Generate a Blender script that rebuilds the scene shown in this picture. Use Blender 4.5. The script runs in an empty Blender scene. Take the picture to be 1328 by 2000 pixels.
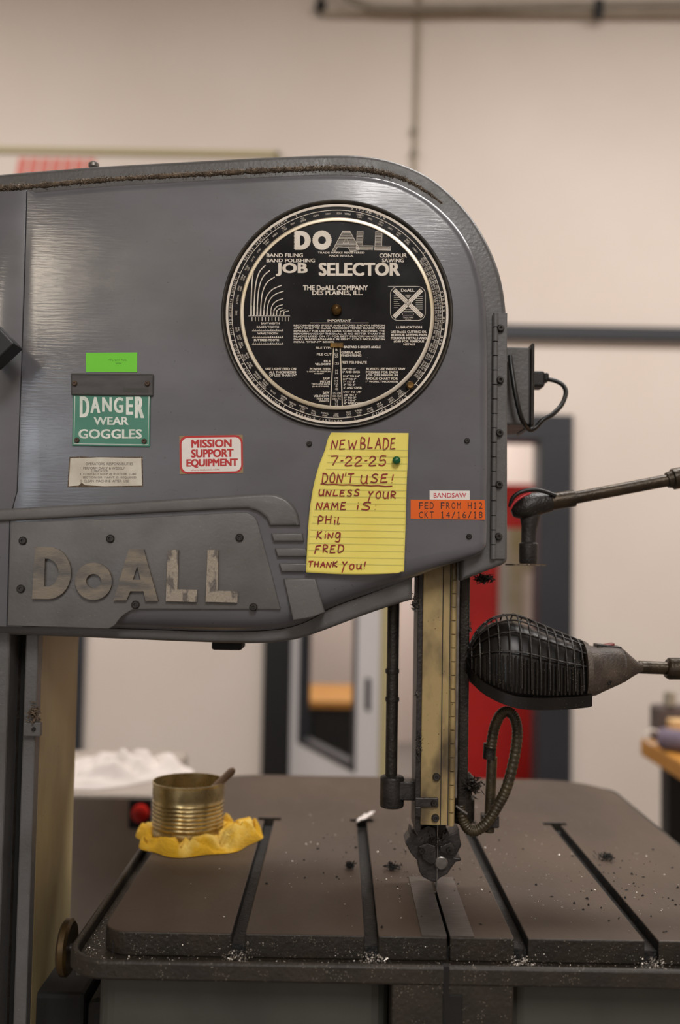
import bpy, bmesh, math, random
import numpy as np
from mathutils import Vector, Matrix, noise
random.seed(7)
C = bpy.context.scene.collection
SC = bpy.context.scene
R = math.radians
# ---------------------------------------------------------------- camera
FOC = 35 / 36 * 2000
CAM = Vector((0, -1.2, 1.38))
TH = math.atan(100 / FOC); RO = R(1.0)
fw = Vector((0, math.cos(TH), math.sin(TH)))
r0 = Vector((1, 0, 0)); u0 = Vector((0, -math.sin(TH), math.cos(TH)))
rt = r0 * math.cos(RO) + u0 * math.sin(RO)
up = -r0 * math.sin(RO) + u0 * math.cos(RO)
cd = bpy.data.cameras.new('camera'); cam = bpy.data.objects.new('camera', cd); C.objects.link(cam)
cam.matrix_world = Matrix(((rt.x, up.x, -fw.x, CAM.x), (rt.y, up.y, -fw.y, CAM.y), (rt.z, up.z, -fw.z, CAM.z), (0, 0, 0, 1)))
cd.sensor_fit = 'VERTICAL'; cd.sensor_height = 36; cd.sensor_width = 24; cd.lens = 35
cd.clip_start = 0.05; cd.clip_end = 60
cd.dof.use_dof = True; cd.dof.focus_distance = 1.2; cd.dof.aperture_fstop = 2.2
SC.camera = cam
# ---------------------------------------------------------------- world, lamps, exposure
w = bpy.data.worlds.new('world'); SC.world = w; w.use_nodes = True
w.node_tree.nodes['Background'].inputs[0].default_value = (1, .93, .85, 1)
w.node_tree.nodes['Background'].inputs[1].default_value = 0.05
SC.view_settings.view_transform = 'Standard'; SC.view_settings.look = 'None'
SC.view_settings.exposure = 0.0; SC.view_settings.gamma = 1; SC.view_settings.use_curve_mapping = False
WARM = (1.0, .962, .93)
def area(name, loc, sx, sy, e, target=None, col=WARM, spread=180):
    l = bpy.data.lights.new(name, 'AREA'); l.shape = 'RECTANGLE'; l.size = sx; l.size_y = sy; l.energy = e; l.color = col; l.spread = R(spread)
    o = bpy.data.objects.new(name, l); C.objects.link(o); o.location = loc
    d = (Vector(target) - Vector(loc)) if target else Vector((0, 0, -1))
    o.rotation_euler = d.to_track_quat('-Z', 'Y').to_euler()
    return o
area('ceiling_lamp_behind', (-2.42, -7.1, 4.3), .40, 1.1, 32, target=(-.4, 0, 1.7), col=(1, .86, .68))
area('window_daylight', (-3.3, -8.6, 2.3), 1.6, 1.7, 46, target=(0, 0, 1.6), col=(.80, .90, 1.0))
area('ceiling_lamp_middle', (.8, -4.4, 4.6), 1.3, 2.4, 240)
area('ceiling_lamp_back', (1.9, 1.25, 4.7), 3.2, .8, 185)
area('ceiling_lamp_left', (-3.1, 1.7, 4.7), 1.8, .8, 108)
area('next_room_lamp', (.3, 5.6, 3.2), 1.6, .5, 85)

# ---------------------------------------------------------------- helpers
def P(px, py, Y):
    d = fw + rt * ((px - 664) / FOC) + up * ((1000 - py) / FOC)
    return CAM + d * ((Y - CAM.y) / d.y)
def PZ(px, py, z):
    d = fw + rt * ((px - 664) / FOC) + up * ((1000 - py) / FOC)
    return CAM + d * ((z - CAM.z) / d.z)
def lin(c): return tuple(((x / 255) / 12.92 if x <= 10 else ((x / 255 + .055) / 1.055) ** 2.4) for x in c)
def mat(name, rgb, rough=.5, metal=0, rgb2=None, scale=20, lo=.35, hi=.65, bump=0, bscale=200, stretch=(1, 1, 1), rvar=0, speck=None, sscale=300, sthr=.1, spec=.5, coat=0):
    m = bpy.data.materials.new(name); m.use_nodes = True
    nt = m.node_tree; N = nt.nodes; L = nt.links; b = N['Principled BSDF']
    c1 = (*lin(rgb), 1); b.inputs['Base Color'].default_value = c1
    b.inputs['Roughness'].default_value = rough; b.inputs['Metallic'].default_value = metal
    b.inputs['Specular IOR Level'].default_value = spec
    b.inputs['Coat Weight'].default_value = coat
    tc = N.new('ShaderNodeTexCoord'); mp = N.new('ShaderNodeMapping'); mp.inputs['Scale'].default_value = stretch
    L.new(tc.outputs['Object'], mp.inputs[0])
    def nz(s, det=4):
        n = N.new('ShaderNodeTexNoise'); n.inputs['Scale'].default_value = s; n.inputs['Detail'].default_value = det
        L.new(mp.outputs[0], n.inputs['Vector']); return n
    def ramp(src, a, b_, ca, cb):
        r = N.new('ShaderNodeValToRGB'); r.color_ramp.elements[0].position = a; r.color_ramp.elements[1].position = b_
        r.color_ramp.elements[0].color = ca; r.color_ramp.elements[1].color = cb; L.new(src, r.inputs[0]); return r
    col = None
    if rgb2:
        n = nz(scale); col = ramp(n.outputs[0], lo, hi, c1, (*lin(rgb2), 1)).outputs[0]
    if speck:
        v = N.new('ShaderNodeTexVoronoi'); v.inputs['Scale'].default_value = sscale; L.new(tc.outputs['Object'], v.inputs['Vector'])
        f = ramp(v.outputs['Distance'], sthr, sthr + .05, (1, 1, 1, 1), (0, 0, 0, 1))
        n2 = nz(sscale / 6); f2 = ramp(n2.outputs[0], .5, .6, (0, 0, 0, 1), (1, 1, 1, 1))
        mu = N.new('ShaderNodeMath'); mu.operation = 'MULTIPLY'; L.new(f.outputs[0], mu.inputs[0]); L.new(f2.outputs[0], mu.inputs[1])
        mx = N.new('ShaderNodeMix'); mx.data_type = 'RGBA'; L.new(mu.outputs[0], mx.inputs[0])
        if col: L.new(col, mx.inputs[6])
        else: mx.inputs[6].default_value = c1
        mx.inputs[7].default_value = (*lin(speck), 1); col = mx.outputs[2]
    if col: L.new(col, b.inputs['Base Color'])
    if rvar:
        n = nz(scale * 1.7, 6); mr = N.new('ShaderNodeMapRange'); mr.inputs[1].default_value = .3; mr.inputs[2].default_value = .7
        mr.inputs[3].default_value = max(.03, rough - rvar); mr.inputs[4].default_value = min(1, rough + rvar)
        L.new(n.outputs[0], mr.inputs[0]); L.new(mr.outputs[0], b.inputs['Roughness'])
    if bump:
        n = nz(bscale, 3); bp = N.new('ShaderNodeBump'); bp.inputs['Strength'].default_value = bump; bp.inputs['Distance'].default_value = .002
        L.new(n.outputs[0], bp.inputs['Height']); L.new(bp.outputs[0], b.inputs['Normal'])
    return m
def worn_coat(m, weight, rough, streak=(30, 30, 420)):   # burnished lacquer with fine sideways scratches
    nt = m.node_tree; N = nt.nodes; L = nt.links; b = N['Principled BSDF']
    tc = N.new('ShaderNodeTexCoord'); n = N.new('ShaderNodeTexNoise'); n.inputs['Scale'].default_value = 9; n.inputs['Detail'].default_value = 5; L.new(tc.outputs['Object'], n.inputs['Vector'])
    mr = N.new('ShaderNodeMapRange'); mr.inputs[1].default_value = .38; mr.inputs[2].default_value = .62; mr.inputs[3].default_value = weight * .25; mr.inputs[4].default_value = weight
    L.new(n.outputs[0], mr.inputs[0]); L.new(mr.outputs[0], b.inputs['Coat Weight']); b.inputs['Coat Roughness'].default_value = rough
    mp = N.new('ShaderNodeMapping'); mp.inputs['Scale'].default_value = streak; mp.inputs['Rotation'].default_value = (0, .12, 0); L.new(tc.outputs['Object'], mp.inputs[0])
    n2 = N.new('ShaderNodeTexNoise'); n2.inputs['Scale'].default_value = 1; n2.inputs['Detail'].default_value = 3; L.new(mp.outputs[0], n2.inputs['Vector'])
    bp = N.new('ShaderNodeBump'); bp.inputs['Strength'].default_value = .25; bp.inputs['Distance'].default_value = .0006; L.new(n2.outputs[0], bp.inputs['Height']); L.new(bp.outputs[0], b.inputs['Coat Normal'])
class MB:
    def __init__(s): s.v = []; s.f = []
    def add(s, vs, fs):
        o = len(s.v); s.v += [Vector(x) for x in vs]; s.f += [tuple(i + o for i in f) for f in fs]; return s
    def box(s, x0, x1, y0, y1, z0, z1):
        return s.add([(x0, y0, z0), (x1, y0, z0), (x1, y1, z0), (x0, y1, z0), (x0, y0, z1), (x1, y0, z1), (x1, y1, z1), (x0, y1, z1)],
                     [(0, 3, 2, 1), (4, 5, 6, 7), (0, 1, 5, 4), (1, 2, 6, 5), (2, 3, 7, 6), (3, 0, 4, 7)])
    def obox(s, c, ax, ay, az):
        c = Vector(c); ax = Vector(ax); ay = Vector(ay); az = Vector(az)
        q = [(-1, -1, -1), (1, -1, -1), (1, 1, -1), (-1, 1, -1), (-1, -1, 1), (1, -1, 1), (1, 1, 1), (-1, 1, 1)]
        return s.add([c + ax * a + ay * b + az * d for a, b, d in q], [(0, 3, 2, 1), (4, 5, 6, 7), (0, 1, 5, 4), (1, 2, 6, 5), (2, 3, 7, 6), (3, 0, 4, 7)])
    def prism(s, pts, y0, y1):      # pts in XZ
        n = len(pts); a = [Vector((p[0], y0, p[1])) for p in pts]; b = [Vector((p[0], y1, p[1])) for p in pts]
        return s.add(a + b, [tuple(range(n)), tuple(range(2 * n - 1, n - 1, -1))] + [(i, n + i, n + (i + 1) % n, (i + 1) % n) for i in range(n)])
    def pprism(s, pts, Y, d):       # outline given on the plane y = Y, d deep
        q = [P(x, y, Y) for x, y in pts]; return s.prism([(v.x, v.z) for v in q], Y, Y + d)
    def tube(s, pts, rad, n=10, cap=True):
        pts = [Vector(p) for p in pts]; m = len(pts); rr = rad if isinstance(rad, (list, tuple)) else [rad] * m
        vs = []; fs = []; pr = None
        for i, p in enumerate(pts):
            t = (pts[min(i + 1, m - 1)] - pts[max(i - 1, 0)]).normalized()
            if pr is None:
                pr = t.orthogonal().normalized()
            else:
                pr = (pr - t * pr.dot(t)).normalized()
            q = t.cross(pr)
            for k in range(n):
                a = 2 * math.pi * k / n; vs.append(p + (pr * math.cos(a) + q * math.sin(a)) * rr[i])
        for i in range(m - 1):
            for k in range(n):
                fs.append((i * n + k, i * n + (k + 1) % n, (i + 1) * n + (k + 1) % n, (i + 1) * n + k))
        if cap: fs += [tuple(range(n - 1, -1, -1)), tuple((m - 1) * n + k for k in range(n))]
        return s.add(vs, fs)
    def lathe(s, c, axis, prof, n=32, closed=False):   # prof = (radius, distance along axis)
        c = Vector(c); ax = Vector(axis).normalized(); e1 = ax.orthogonal().normalized(); e2 = ax.cross(e1)
        vs = []; fs = []; m = len(prof)
        for r_, h in prof:
            for k in range(n):
                a = 2 * math.pi * k / n; vs.append(c + ax * h + (e1 * math.cos(a) + e2 * math.sin(a)) * max(r_, 1e-5))
        for i in range(m if closed else m - 1):
            j = (i + 1) % m
            for k in range(n): fs.append((i * n + k, i * n + (k + 1) % n, j * n + (k + 1) % n, j * n + k))
        if not closed:
            fs += [tuple(range(n - 1, -1, -1)), tuple((m - 1) * n + k for k in range(n))]
        return s.add(vs, fs)
    def bolt(s, px, py, Y, rpx, h=.004, hexa=False):   # a screw head proud of plane y = Y
        c = P(px, py, Y); r_ = rpx * (Y + 1.2) / FOC
        return s.lathe(c, (0, -1, 0), [(r_, -.001), (r_, h * .6), (r_ * .75, h), (r_ * .4, h), (r_ * .35, h * .5), (0, h * .5)], 6 if hexa else 14)
    def loft(s, pts, rad, y0, depth, n=5):   # pts XZ; rounded front edge (radius per vertex), flat back
        m = len(pts); A = sum(pts[i][0] * pts[(i + 1) % m][1] - pts[(i + 1) % m][0] * pts[i][1] for i in range(m)); sg = 1 if A > 0 else -1
        nor = []
        for i in range(m):
            a = Vector(pts[i]) - Vector(pts[i - 1]); b = Vector(pts[(i + 1) % m]) - Vector(pts[i])
            na = Vector((-a.y, a.x)).normalized() * sg; nb = Vector((-b.y, b.x)).normalized() * sg
            q = (na + nb); q = q / max(.35, q.length_squared / 2) if q.length > 1e-6 else na
            nor.append(q)
        vs = []; fs = []
        for k in range(n + 1):
            t = math.pi / 2 * k / n
            for i in range(m):
                r_ = rad[i] if isinstance(rad, list) else rad
                p = Vector(pts[i]) + nor[i] * (r_ * (1 - math.sin(t))); vs.append((p.x, y0 + r_ * (1 - math.cos(t)), p.y))
        for i in range(m): vs.append((pts[i][0], y0 + depth, pts[i][1]))
        for k in range(n + 1):
            for i in range(m): fs.append((k * m + i, (k + 1) * m + i, (k + 1) * m + (i + 1) % m, k * m + (i + 1) % m))
        fs += [tuple(range(m)), tuple(range((n + 2) * m - 1, (n + 1) * m - 1, -1))]
        return s.add(vs, fs)
    def ribbon(s, pts, wpx, Y, closed=False):          # a painted line on plane y = Y, pixel polyline
        m = len(pts); vs = []; fs = []
        for i in range(m):
            a = pts[i - 1] if (i > 0 or closed) else pts[0]; b = pts[(i + 1) % m] if (i < m - 1 or closed) else pts[-1]
            dx, dy = b[0] - a[0], b[1] - a[1]; l = math.hypot(dx, dy) or 1
            nx, ny = -dy / l * wpx / 2, dx / l * wpx / 2
            vs += [P(pts[i][0] + nx, pts[i][1] + ny, Y), P(pts[i][0] - nx, pts[i][1] - ny, Y)]
        for i in range(m if closed else m - 1):
            j = (i + 1) % m; fs.append((2 * i, 2 * i + 1, 2 * j + 1, 2 * j))
        return s.add(vs, fs)
    def text(s, t, bx, Y, bold=.0, skew=0.0):          # t fitted into pixel box on plane y = Y
        V, Fc = glyphs(t); x0, y0, x1, y1 = bx; b_ = bold * (y1 - y0) * 1.1   # bold: struck several times, slightly shifted
        sh = ((-1, -.5), (1, -.5), (-1, .5), (1, .5), (0, 0)) if b_ > .06 else ((0, 0),)
        x0 += b_; x1 -= b_; y0 += b_ * .5; y1 -= b_ * .5
        for k, (dx, dy) in enumerate(sh): s.add([P(x0 + u * (x1 - x0) + dx * b_, y1 - v * (y1 - y0) + skew * u + dy * b_, Y - 2e-6 * k) for u, v in V], Fc)
        return s
    def build(s, name, m, parent=None, label=None, smooth=None, bevel=0, loc=None, kind=None, bseg=2):
        me = bpy.data.meshes.new(name); off = Vector(loc) if loc else Vector((0, 0, 0))
        me.from_pydata([tuple(v - off) for v in s.v], [], s.f); me.update()
        bm = bmesh.new(); bm.from_mesh(me); bmesh.ops.recalc_face_normals(bm, faces=bm.faces); bm.to_mesh(me); bm.free()
        o = bpy.data.objects.new(name, me); C.objects.link(o); o.location = off; me.materials.append(m)
        if smooth is not None:
            me.polygons.foreach_set('use_smooth', [True] * len(me.polygons)); me.set_sharp_from_angle(angle=R(smooth))
        if bevel:
            b = o.modifiers.new('bevel', 'BEVEL'); b.width = bevel; b.segments = bseg; b.limit_method = 'ANGLE'; b.angle_limit = R(40)
        if parent is not None:
            o.parent = parent; q = parent; tot = Vector((0, 0, 0))
            while q: tot += q.location; q = q.parent
            o.location = off - tot
        if label: o['label'] = label
        if kind: o['kind'] = kind
        return o
_g = {}
def glyphs(t, bold=0.0):
    k = (t, bold)
    if k in _g: return _g[k]
    cu = bpy.data.curves.new('t', 'FONT'); cu.body = t; cu.offset = bold; cu.resolution_u = 3
    o = bpy.data.objects.new('t', cu); C.objects.link(o)
    me = bpy.data.meshes.new_from_object(o.evaluated_get(bpy.context.evaluated_depsgraph_get()))
    V = [(v.co.x, v.co.y) for v in me.vertices]; Fc = [tuple(p.vertices) for p in me.polygons]
    bpy.data.objects.remove(o); bpy.data.curves.remove(cu); bpy.data.meshes.remove(me)
    xs = [a for a, b in V]; ys = [b for a, b in V]; x0, x1, y0, y1 = min(xs), max(xs), min(ys), max(ys)
    _g[k] = ([((a - x0) / max(1e-6, x1 - x0), (b - y0) / max(1e-6, y1 - y0)) for a, b in V], Fc); return _g[k]
def shape(mb, loops, Y, depth):     # filled pixel outlines (later loops may be holes), standing proud of plane y = Y by depth
    cu = bpy.data.curves.new('s', 'CURVE'); cu.dimensions = '2D'; cu.fill_mode = 'BOTH'; cu.extrude = .5
    for lp in loops:
        sp = cu.splines.new('POLY'); sp.points.add(len(lp) - 1); sp.use_cyclic_u = True
        for i, (x, y) in enumerate(lp): sp.points[i].co = (x / 100, -y / 100, 0, 1)
    o = bpy.data.objects.new('s', cu); C.objects.link(o)
    me = bpy.data.meshes.new_from_object(o.evaluated_get(bpy.context.evaluated_depsgraph_get()))
    vs = [P(v.co.x * 100, -v.co.y * 100, Y) + Vector((0, -depth if v.co.z > 0 else 0, 0)) for v in me.vertices]
    mb.add(vs, [tuple(p.vertices) for p in me.polygons])
    bpy.data.objects.remove(o); bpy.data.curves.remove(cu); bpy.data.meshes.remove(me)
    return mb
def cr(pts, n=8, closed=False):     # Catmull-Rom through points of any dimension
    out = []; m = len(pts); pts = [np.array(p, float) for p in pts]
    for i in range(m if closed else m - 1):
        if closed: a, b, c, d = pts[i - 1], pts[i], pts[(i + 1) % m], pts[(i + 2) % m]
        else: a, b, c, d = pts[max(i - 1, 0)], pts[i], pts[i + 1], pts[min(i + 2, m - 1)]
        for k in range(n):
            t = k / n; out.append(tuple(.5 * (2 * b + (c - a) * t + (2 * a - 5 * b + 4 * c - d) * t * t + (3 * b - a - 3 * c + d) * t ** 3)))
    if not closed: out.append(tuple(pts[-1]))
    return out
def rrect(x0, y0, x1, y1, r_, n=5):
    o = []
    for cx, cy, a0 in ((x1 - r_, y0 + r_, -90), (x1 - r_, y1 - r_, 0), (x0 + r_, y1 - r_, 90), (x0 + r_, y0 + r_, 180)):
        for k in range(n + 1): a = R(a0 + 90 * k / n); o.append((cx + r_ * math.cos(a), cy + r_ * math.sin(a)))
    return o
def circ(cx, cy, r_, n=48, ry=None): return [(cx + r_ * math.cos(2 * math.pi * k / n), cy + (ry or r_) * math.sin(2 * math.pi * k / n)) for k in range(n)]
def thing(name, label, cat, loc, group=None):
    o = bpy.data.objects.new(name, None); C.objects.link(o); o.location = loc; o.empty_display_size = .05
    return tag(o, label, cat, group)
def tag(o, label, cat, group=None, kind=None):
    o['label'] = label; o['category'] = cat
    if group: o['group'] = group
    if kind: o['kind'] = kind
    return o
def struct(o): o['kind'] = 'structure'; return o

# ---------------------------------------------------------------- materials
M = dict(
    wall=mat('wall_paint', (222, 210, 200), .85, rgb2=(217, 204, 193), scale=1.2, bump=.05, bscale=60),
    ceil=mat('ceiling_paint', (196, 186, 172), .9),
    floor=mat('concrete', (122, 114, 106), .6, rgb2=(104, 98, 92), scale=3),
    char=mat('charcoal_steel', (41, 42, 48), .5, rgb2=(36, 37, 43), scale=4),
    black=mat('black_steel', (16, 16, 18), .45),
    white=mat('white_door_paint', (232, 230, 233), .5, rgb2=(226, 224, 227), scale=3),
    khaki=mat('khaki_paint', (176, 164, 120), .6),
    pipe=mat('pipe_paint', (150, 142, 128), .5, rgb2=(136, 128, 114), scale=9),
    pipebeige=mat('beige_pipe_paint', (172, 160, 142), .7, rgb2=(160, 148, 130), scale=9),
    red=mat('red_paint', (200, 27, 24), .45, rgb2=(188, 23, 21), scale=5),
    olive=mat('olive_panel', (166, 156, 120), .6, rgb2=(186, 178, 160), scale=5),
    paleglass=mat('pale_grey_panel', (178, 172, 164), .5),
    paint=mat('grey_machine_paint', (101, 101, 107), .34, rgb2=(89, 89, 93), scale=7, lo=.3, hi=.7, bump=.03, bscale=120, rvar=.08, stretch=(1, 1, 2.2), speck=(66, 64, 62), sscale=120, sthr=.06, spec=.5),
    paintdk=mat('grey_casting_paint', (96, 95, 95), .42, rgb2=(84, 82, 80), scale=14, bump=.2, bscale=220, rvar=.1, speck=(140, 132, 120), sscale=260, sthr=.08),
    plate=mat('nameplate_paint', (104, 102, 101), .42, rgb2=(92, 90, 88), scale=16, bump=.15, bscale=240, rvar=.1, speck=(150, 140, 125), sscale=200, sthr=.05),
    seam=mat('seam_grime', (28, 26, 25), .8),
    grime=mat('oily_dust', (74, 60, 46), .75, rgb2=(112, 96, 78), scale=160, bump=1, bscale=500, speck=(214, 200, 180), sscale=500, sthr=.2),
    worn=mat('worn_letter_metal', (128, 118, 104), .42, metal=.3, rgb2=(94, 90, 86), scale=26, lo=.42, hi=.66, stretch=(1, 1, 3), bump=.1, bscale=300),
    worn2=mat('worn_bright_letter_metal', (156, 146, 132), .42, metal=.35, rgb2=(104, 98, 92), scale=60, lo=.5, hi=.6, stretch=(2, 1, 1), bump=.3, bscale=300),
    screw=mat('dark_screw', (42, 40, 39), .4, metal=.5, rgb2=(60, 56, 52), scale=200),
    dialblk=mat('dial_black', (13, 13, 17), .22, rgb2=(17, 17, 21), scale=12, rvar=.05, speck=(90, 88, 86), sscale=90, sthr=.02, spec=.3),
    bezel=mat('dark_bezel', (40, 38, 35), .35, metal=.5, rgb2=(66, 60, 52), scale=40),
    silver=mat('dial_rim_metal', (214, 206, 192), .32, metal=.6, rgb2=(192, 176, 144), scale=9),
    ink=mat('cream_ink', (236, 226, 212), .5, rgb2=(222, 210, 194), scale=60),
    brass=mat('old_brass', (126, 96, 52), .35, metal=.8, rgb2=(86, 66, 40), scale=120),
    oldbrass=mat('dull_bronze', (78, 60, 32), .4, metal=.6, rgb2=(50, 40, 26), scale=60),
    sgreen=mat('sign_green', (60, 126, 104), .4, rgb2=(72, 136, 114), scale=25, speck=(40, 80, 66), sscale=160, sthr=.05),
    sframe=mat('sign_bar', (76, 73, 72), .5, rgb2=(64, 61, 60), scale=40, stretch=(1, 1, 4)),
    sink=mat('sign_cream', (240, 242, 234), .5, rgb2=(206, 218, 206), scale=50),
    rivet=mat('rust_rivet', (70, 54, 42), .6, rgb2=(96, 74, 56), scale=300),
    neon=mat('neon_tape', (112, 216, 40), .45),
    pen=mat('pen_ink', (48, 66, 34), .6),
    paperw=mat('stained_white_label', (218, 212, 198), .6, rgb2=(198, 190, 174), scale=40),
    lblink=mat('grey_label_ink', (96, 90, 84), .6),
    stk=mat('sticker_white', (240, 234, 228), .4, rgb2=(232, 224, 216), scale=30),
    stkred=mat('sticker_red', (190, 38, 38), .4),
    tan=mat('sticker_corner_tan', (150, 128, 92), .6),
    note=mat('yellow_paper', (246, 232, 122), .7, rgb2=(240, 222, 106), scale=14),
    rule=mat('paper_rule', (150, 158, 96), .8),
    redpen=mat('red_marker', (158, 26, 22), .6, rgb2=(120, 16, 24), scale=90),
    orange=mat('orange_tape', (236, 104, 18), .35, rgb2=(228, 96, 14), scale=20),
    blkink=mat('black_ink', (34, 26, 22), .5),
    pink=mat('magenta_ink', (200, 36, 60), .5),
    redsw=mat('dark_red_switch', (120, 26, 24), .35),
    stkpink=mat('faded_red_print', (214, 120, 108), .7),
    magnet=mat('green_plastic', (16, 92, 52), .3),
    yellow=mat('worn_cream_yellow', (166, 144, 98), .5, rgb2=(84, 71, 49), scale=16, lo=.45, hi=.62, bump=.2, bscale=240, stretch=(1, 1, .6), speck=(70, 58, 42), sscale=160, sthr=.09),
    tanp=mat('column_tan_paint', (176, 158, 116), .5, rgb2=(130, 114, 80), scale=9, lo=.4, hi=.7, stretch=(1, 1, .35), speck=(74, 62, 46), sscale=120, sthr=.08),
    post=mat('dark_oily_steel', (52, 47, 41), .4, metal=.4, rgb2=(36, 32, 28), scale=60, bump=.5, bscale=300, speck=(120, 106, 84), sscale=350, sthr=.1),
    gun=mat('gunmetal', (62, 58, 56), .42, metal=.4, rgb2=(44, 41, 40), scale=60, bump=.4, bscale=260),
    steel=mat('bright_steel', (140, 136, 132), .36, metal=.8, rgb2=(108, 104, 100), scale=60, stretch=(1, 6, 1)),
    insert=mat('insert_steel', (96, 90, 86), .42, metal=.4, rgb2=(78, 73, 69), scale=60, stretch=(1, 6, 1)),
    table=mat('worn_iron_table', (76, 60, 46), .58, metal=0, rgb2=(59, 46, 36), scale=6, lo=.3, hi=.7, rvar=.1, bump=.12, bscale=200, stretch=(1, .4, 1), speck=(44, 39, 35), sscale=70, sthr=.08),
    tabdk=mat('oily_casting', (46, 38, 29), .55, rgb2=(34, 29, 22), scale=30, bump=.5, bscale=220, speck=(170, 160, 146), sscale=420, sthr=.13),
    slot=mat('slot_grime', (18, 16, 15), .6, rgb2=(46, 43, 40), scale=90, lo=.5, hi=.7, bump=.6, bscale=300),
    chips=mat('metal_chips', (190, 182, 172), .35, metal=.7),
    swarf=mat('dark_swarf', (58, 54, 52), .4, metal=.5, rgb2=(110, 104, 100), scale=300),
    lampb=mat('lamp_black_plastic', (22, 18, 15), .42, rgb2=(31, 26, 21), scale=60, bump=.5, bscale=300, speck=(160, 146, 124), sscale=400, sthr=.12),
    lampi=mat('lamp_inner_black', (12, 10, 8), .36, rgb2=(21, 17, 14), scale=40, spec=.35, speck=(120, 104, 84), sscale=400, sthr=.1),
    lamph=mat('lamp_dusty_brown', (84, 72, 62), .5, rgb2=(60, 51, 44), scale=50, bump=.5, bscale=350, speck=(170, 152, 130), sscale=400, sthr=.12),
    arm=mat('arm_oily_bronze', (66, 54, 38), .38, metal=.5, rgb2=(46, 38, 28), scale=40, bump=.3, bscale=300),
    cable=mat('black_cable', (20, 19, 18), .4),
    redwire=mat('red_wire', (190, 50, 56), .4),
    hose=mat('oily_hose', (74, 64, 44), .4, metal=.3, rgb2=(52, 45, 33), scale=60, bump=.4, bscale=300, speck=(190, 178, 150), sscale=500, sthr=.12),
    tin=mat('tin_can', (214, 196, 148), .26, metal=.92, rgb2=(172, 152, 108), scale=30, rvar=.06),
    rag=mat('yellow_rag', (196, 150, 26), .95, rgb2=(206, 178, 96), scale=24, lo=.5, hi=.7, bump=.8, bscale=260),
    wood=mat('bench_wood', (196, 140, 62), .5, rgb2=(180, 122, 48), scale=8, stretch=(1, 6, 6)),
    stick=mat('brush_wood', (104, 76, 48), .6, rgb2=(80, 58, 38), scale=60),
    mach=mat('machine_grey', (172, 160, 149), .6, rgb2=(158, 147, 138), scale=7),
    cloth=mat('white_cloth', (216, 206, 200), .9, rgb2=(226, 216, 210), scale=20),
    redbtn=mat('red_button', (196, 34, 26), .35),
    purple=mat('purple_grey_cloth', (96, 84, 100), .9, rgb2=(120, 108, 120), scale=60, stretch=(1, 1, 6)),
    vise=mat('vise_iron', (84, 72, 70), .6),
    board=mat('pale_board', (214, 176, 126), .6),
    baseg=mat('base_grey_paint', (70, 69, 63), .55, rgb2=(57, 56, 51), scale=9),
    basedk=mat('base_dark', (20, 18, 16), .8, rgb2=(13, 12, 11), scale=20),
    ring=mat('clear_ring', (226, 214, 204), .3),
    glass=None)
worn_coat(M['paint'], .8, .13)
g = bpy.data.materials.new('window_glass'); g.use_nodes = True
b = g.node_tree.nodes['Principled BSDF']; b.inputs['Transmission Weight'].default_value = 1; b.inputs['Roughness'].default_value = 0.02; b.inputs['IOR'].default_value = 1.02
M['glass'] = g

# ---------------------------------------------------------------- room
WY = 4.0
DXL, DXR = P(515, 1300, WY).x, P(1116, 1150, WY).x
DZ = P(1100, 812, WY).z
struct(MB().box(-7, 6.5, -9, 9, -.1, 0).build('floor', M['floor']))
struct(MB().box(-7, 6.5, -9, 9, 4.85, 4.95).build('ceiling', M['ceil']))
struct(MB().box(-7, DXL, WY, WY + .14, 0, 4.85).box(DXR, 6.5, WY, WY + .14, 0, 4.85).box(DXL, DXR, WY, WY + .14, DZ, 4.85).build('wall_back', M['wall']))
struct(MB().box(-7.1, -7, -9, 9, 0, 4.85).build('wall_left', M['wall']))
struct(MB().box(6.5, 6.6, -9, 9, 0, 4.85).build('wall_right', M['wall']))
struct(MB().box(-7, 6.5, -9.1, -9, 0, 4.85).build('wall_front', M['wall']))
struct(MB().box(-7, 6.5, 9, 9.1, 0, 4.85).build('wall_far', M['wall']))
struct(MB().box(-2.5, 3.5, 6.6, 6.7, 0, 4.85).build('wall_next_room', M['wall']))
# door frame
fwid = .175; hh = P(1000, 812, WY).z - P(1000, 862, WY).z
struct(MB().box(DXL, DXL + .16, WY - .03, WY + .16, 0, DZ - hh).build('trim_4', M['black'], bevel=.004))  # left jamb all black: the shadow at the door edge is in its colour
struct(MB().box(DXR - fwid, DXR, WY - .03, WY + .16, 0, DZ - hh).box(DXL, DXR, WY - .03, WY + .16, DZ - hh, DZ).build('trim_1', M['char'], bevel=.004))
# open door leaf, hinged left
hx, hy = DXL + .165, WY - .035
a = R(68.4); dd = Vector((math.cos(a), -math.sin(a), 0)); nn = Vector((math.sin(a), math.cos(a), 0))
def leaf(mb, s0, s1, z0, z1, t=.022, off=0):
    c = Vector((hx, hy, 0)) + dd * ((s0 + s1) / 2) + nn * off; c.z = (z0 + z1) / 2
    return mb.obox(c, dd * ((s1 - s0) / 2), nn * t, Vector((0, 0, (z1 - z0) / 2)))
LW = 1.14; top = DZ - hh - .01; wz = .50
m_ = MB(); leaf(m_, 0, .14, .01, top); leaf(m_, .86, LW, .01, top); leaf(m_, .14, .86, .01, wz); leaf(m_, .14, .86, top - .16, top)
door = struct(m_.build('door_1', M['white'], bevel=.003))
m_ = MB()
for s0, s1, z0, z1 in ((.13, .16, wz - .02, top - .14), (.84, .875, wz - .02, top - .14), (.13, .875, wz - .02, wz + .01), (.13, .875, top - .16, top - .13)): leaf(m_, s0, s1, z0, z1, .027)
m_.build('window_gasket', M['char'], door)
leaf(MB(), .15, .85, wz, top - .15, .004).build('window_pane', M['glass'], door)
leaf(MB(), .975, 1.03, .76, .90, .03).build('latch_plate', M['char'], door, bevel=.01)
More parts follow.
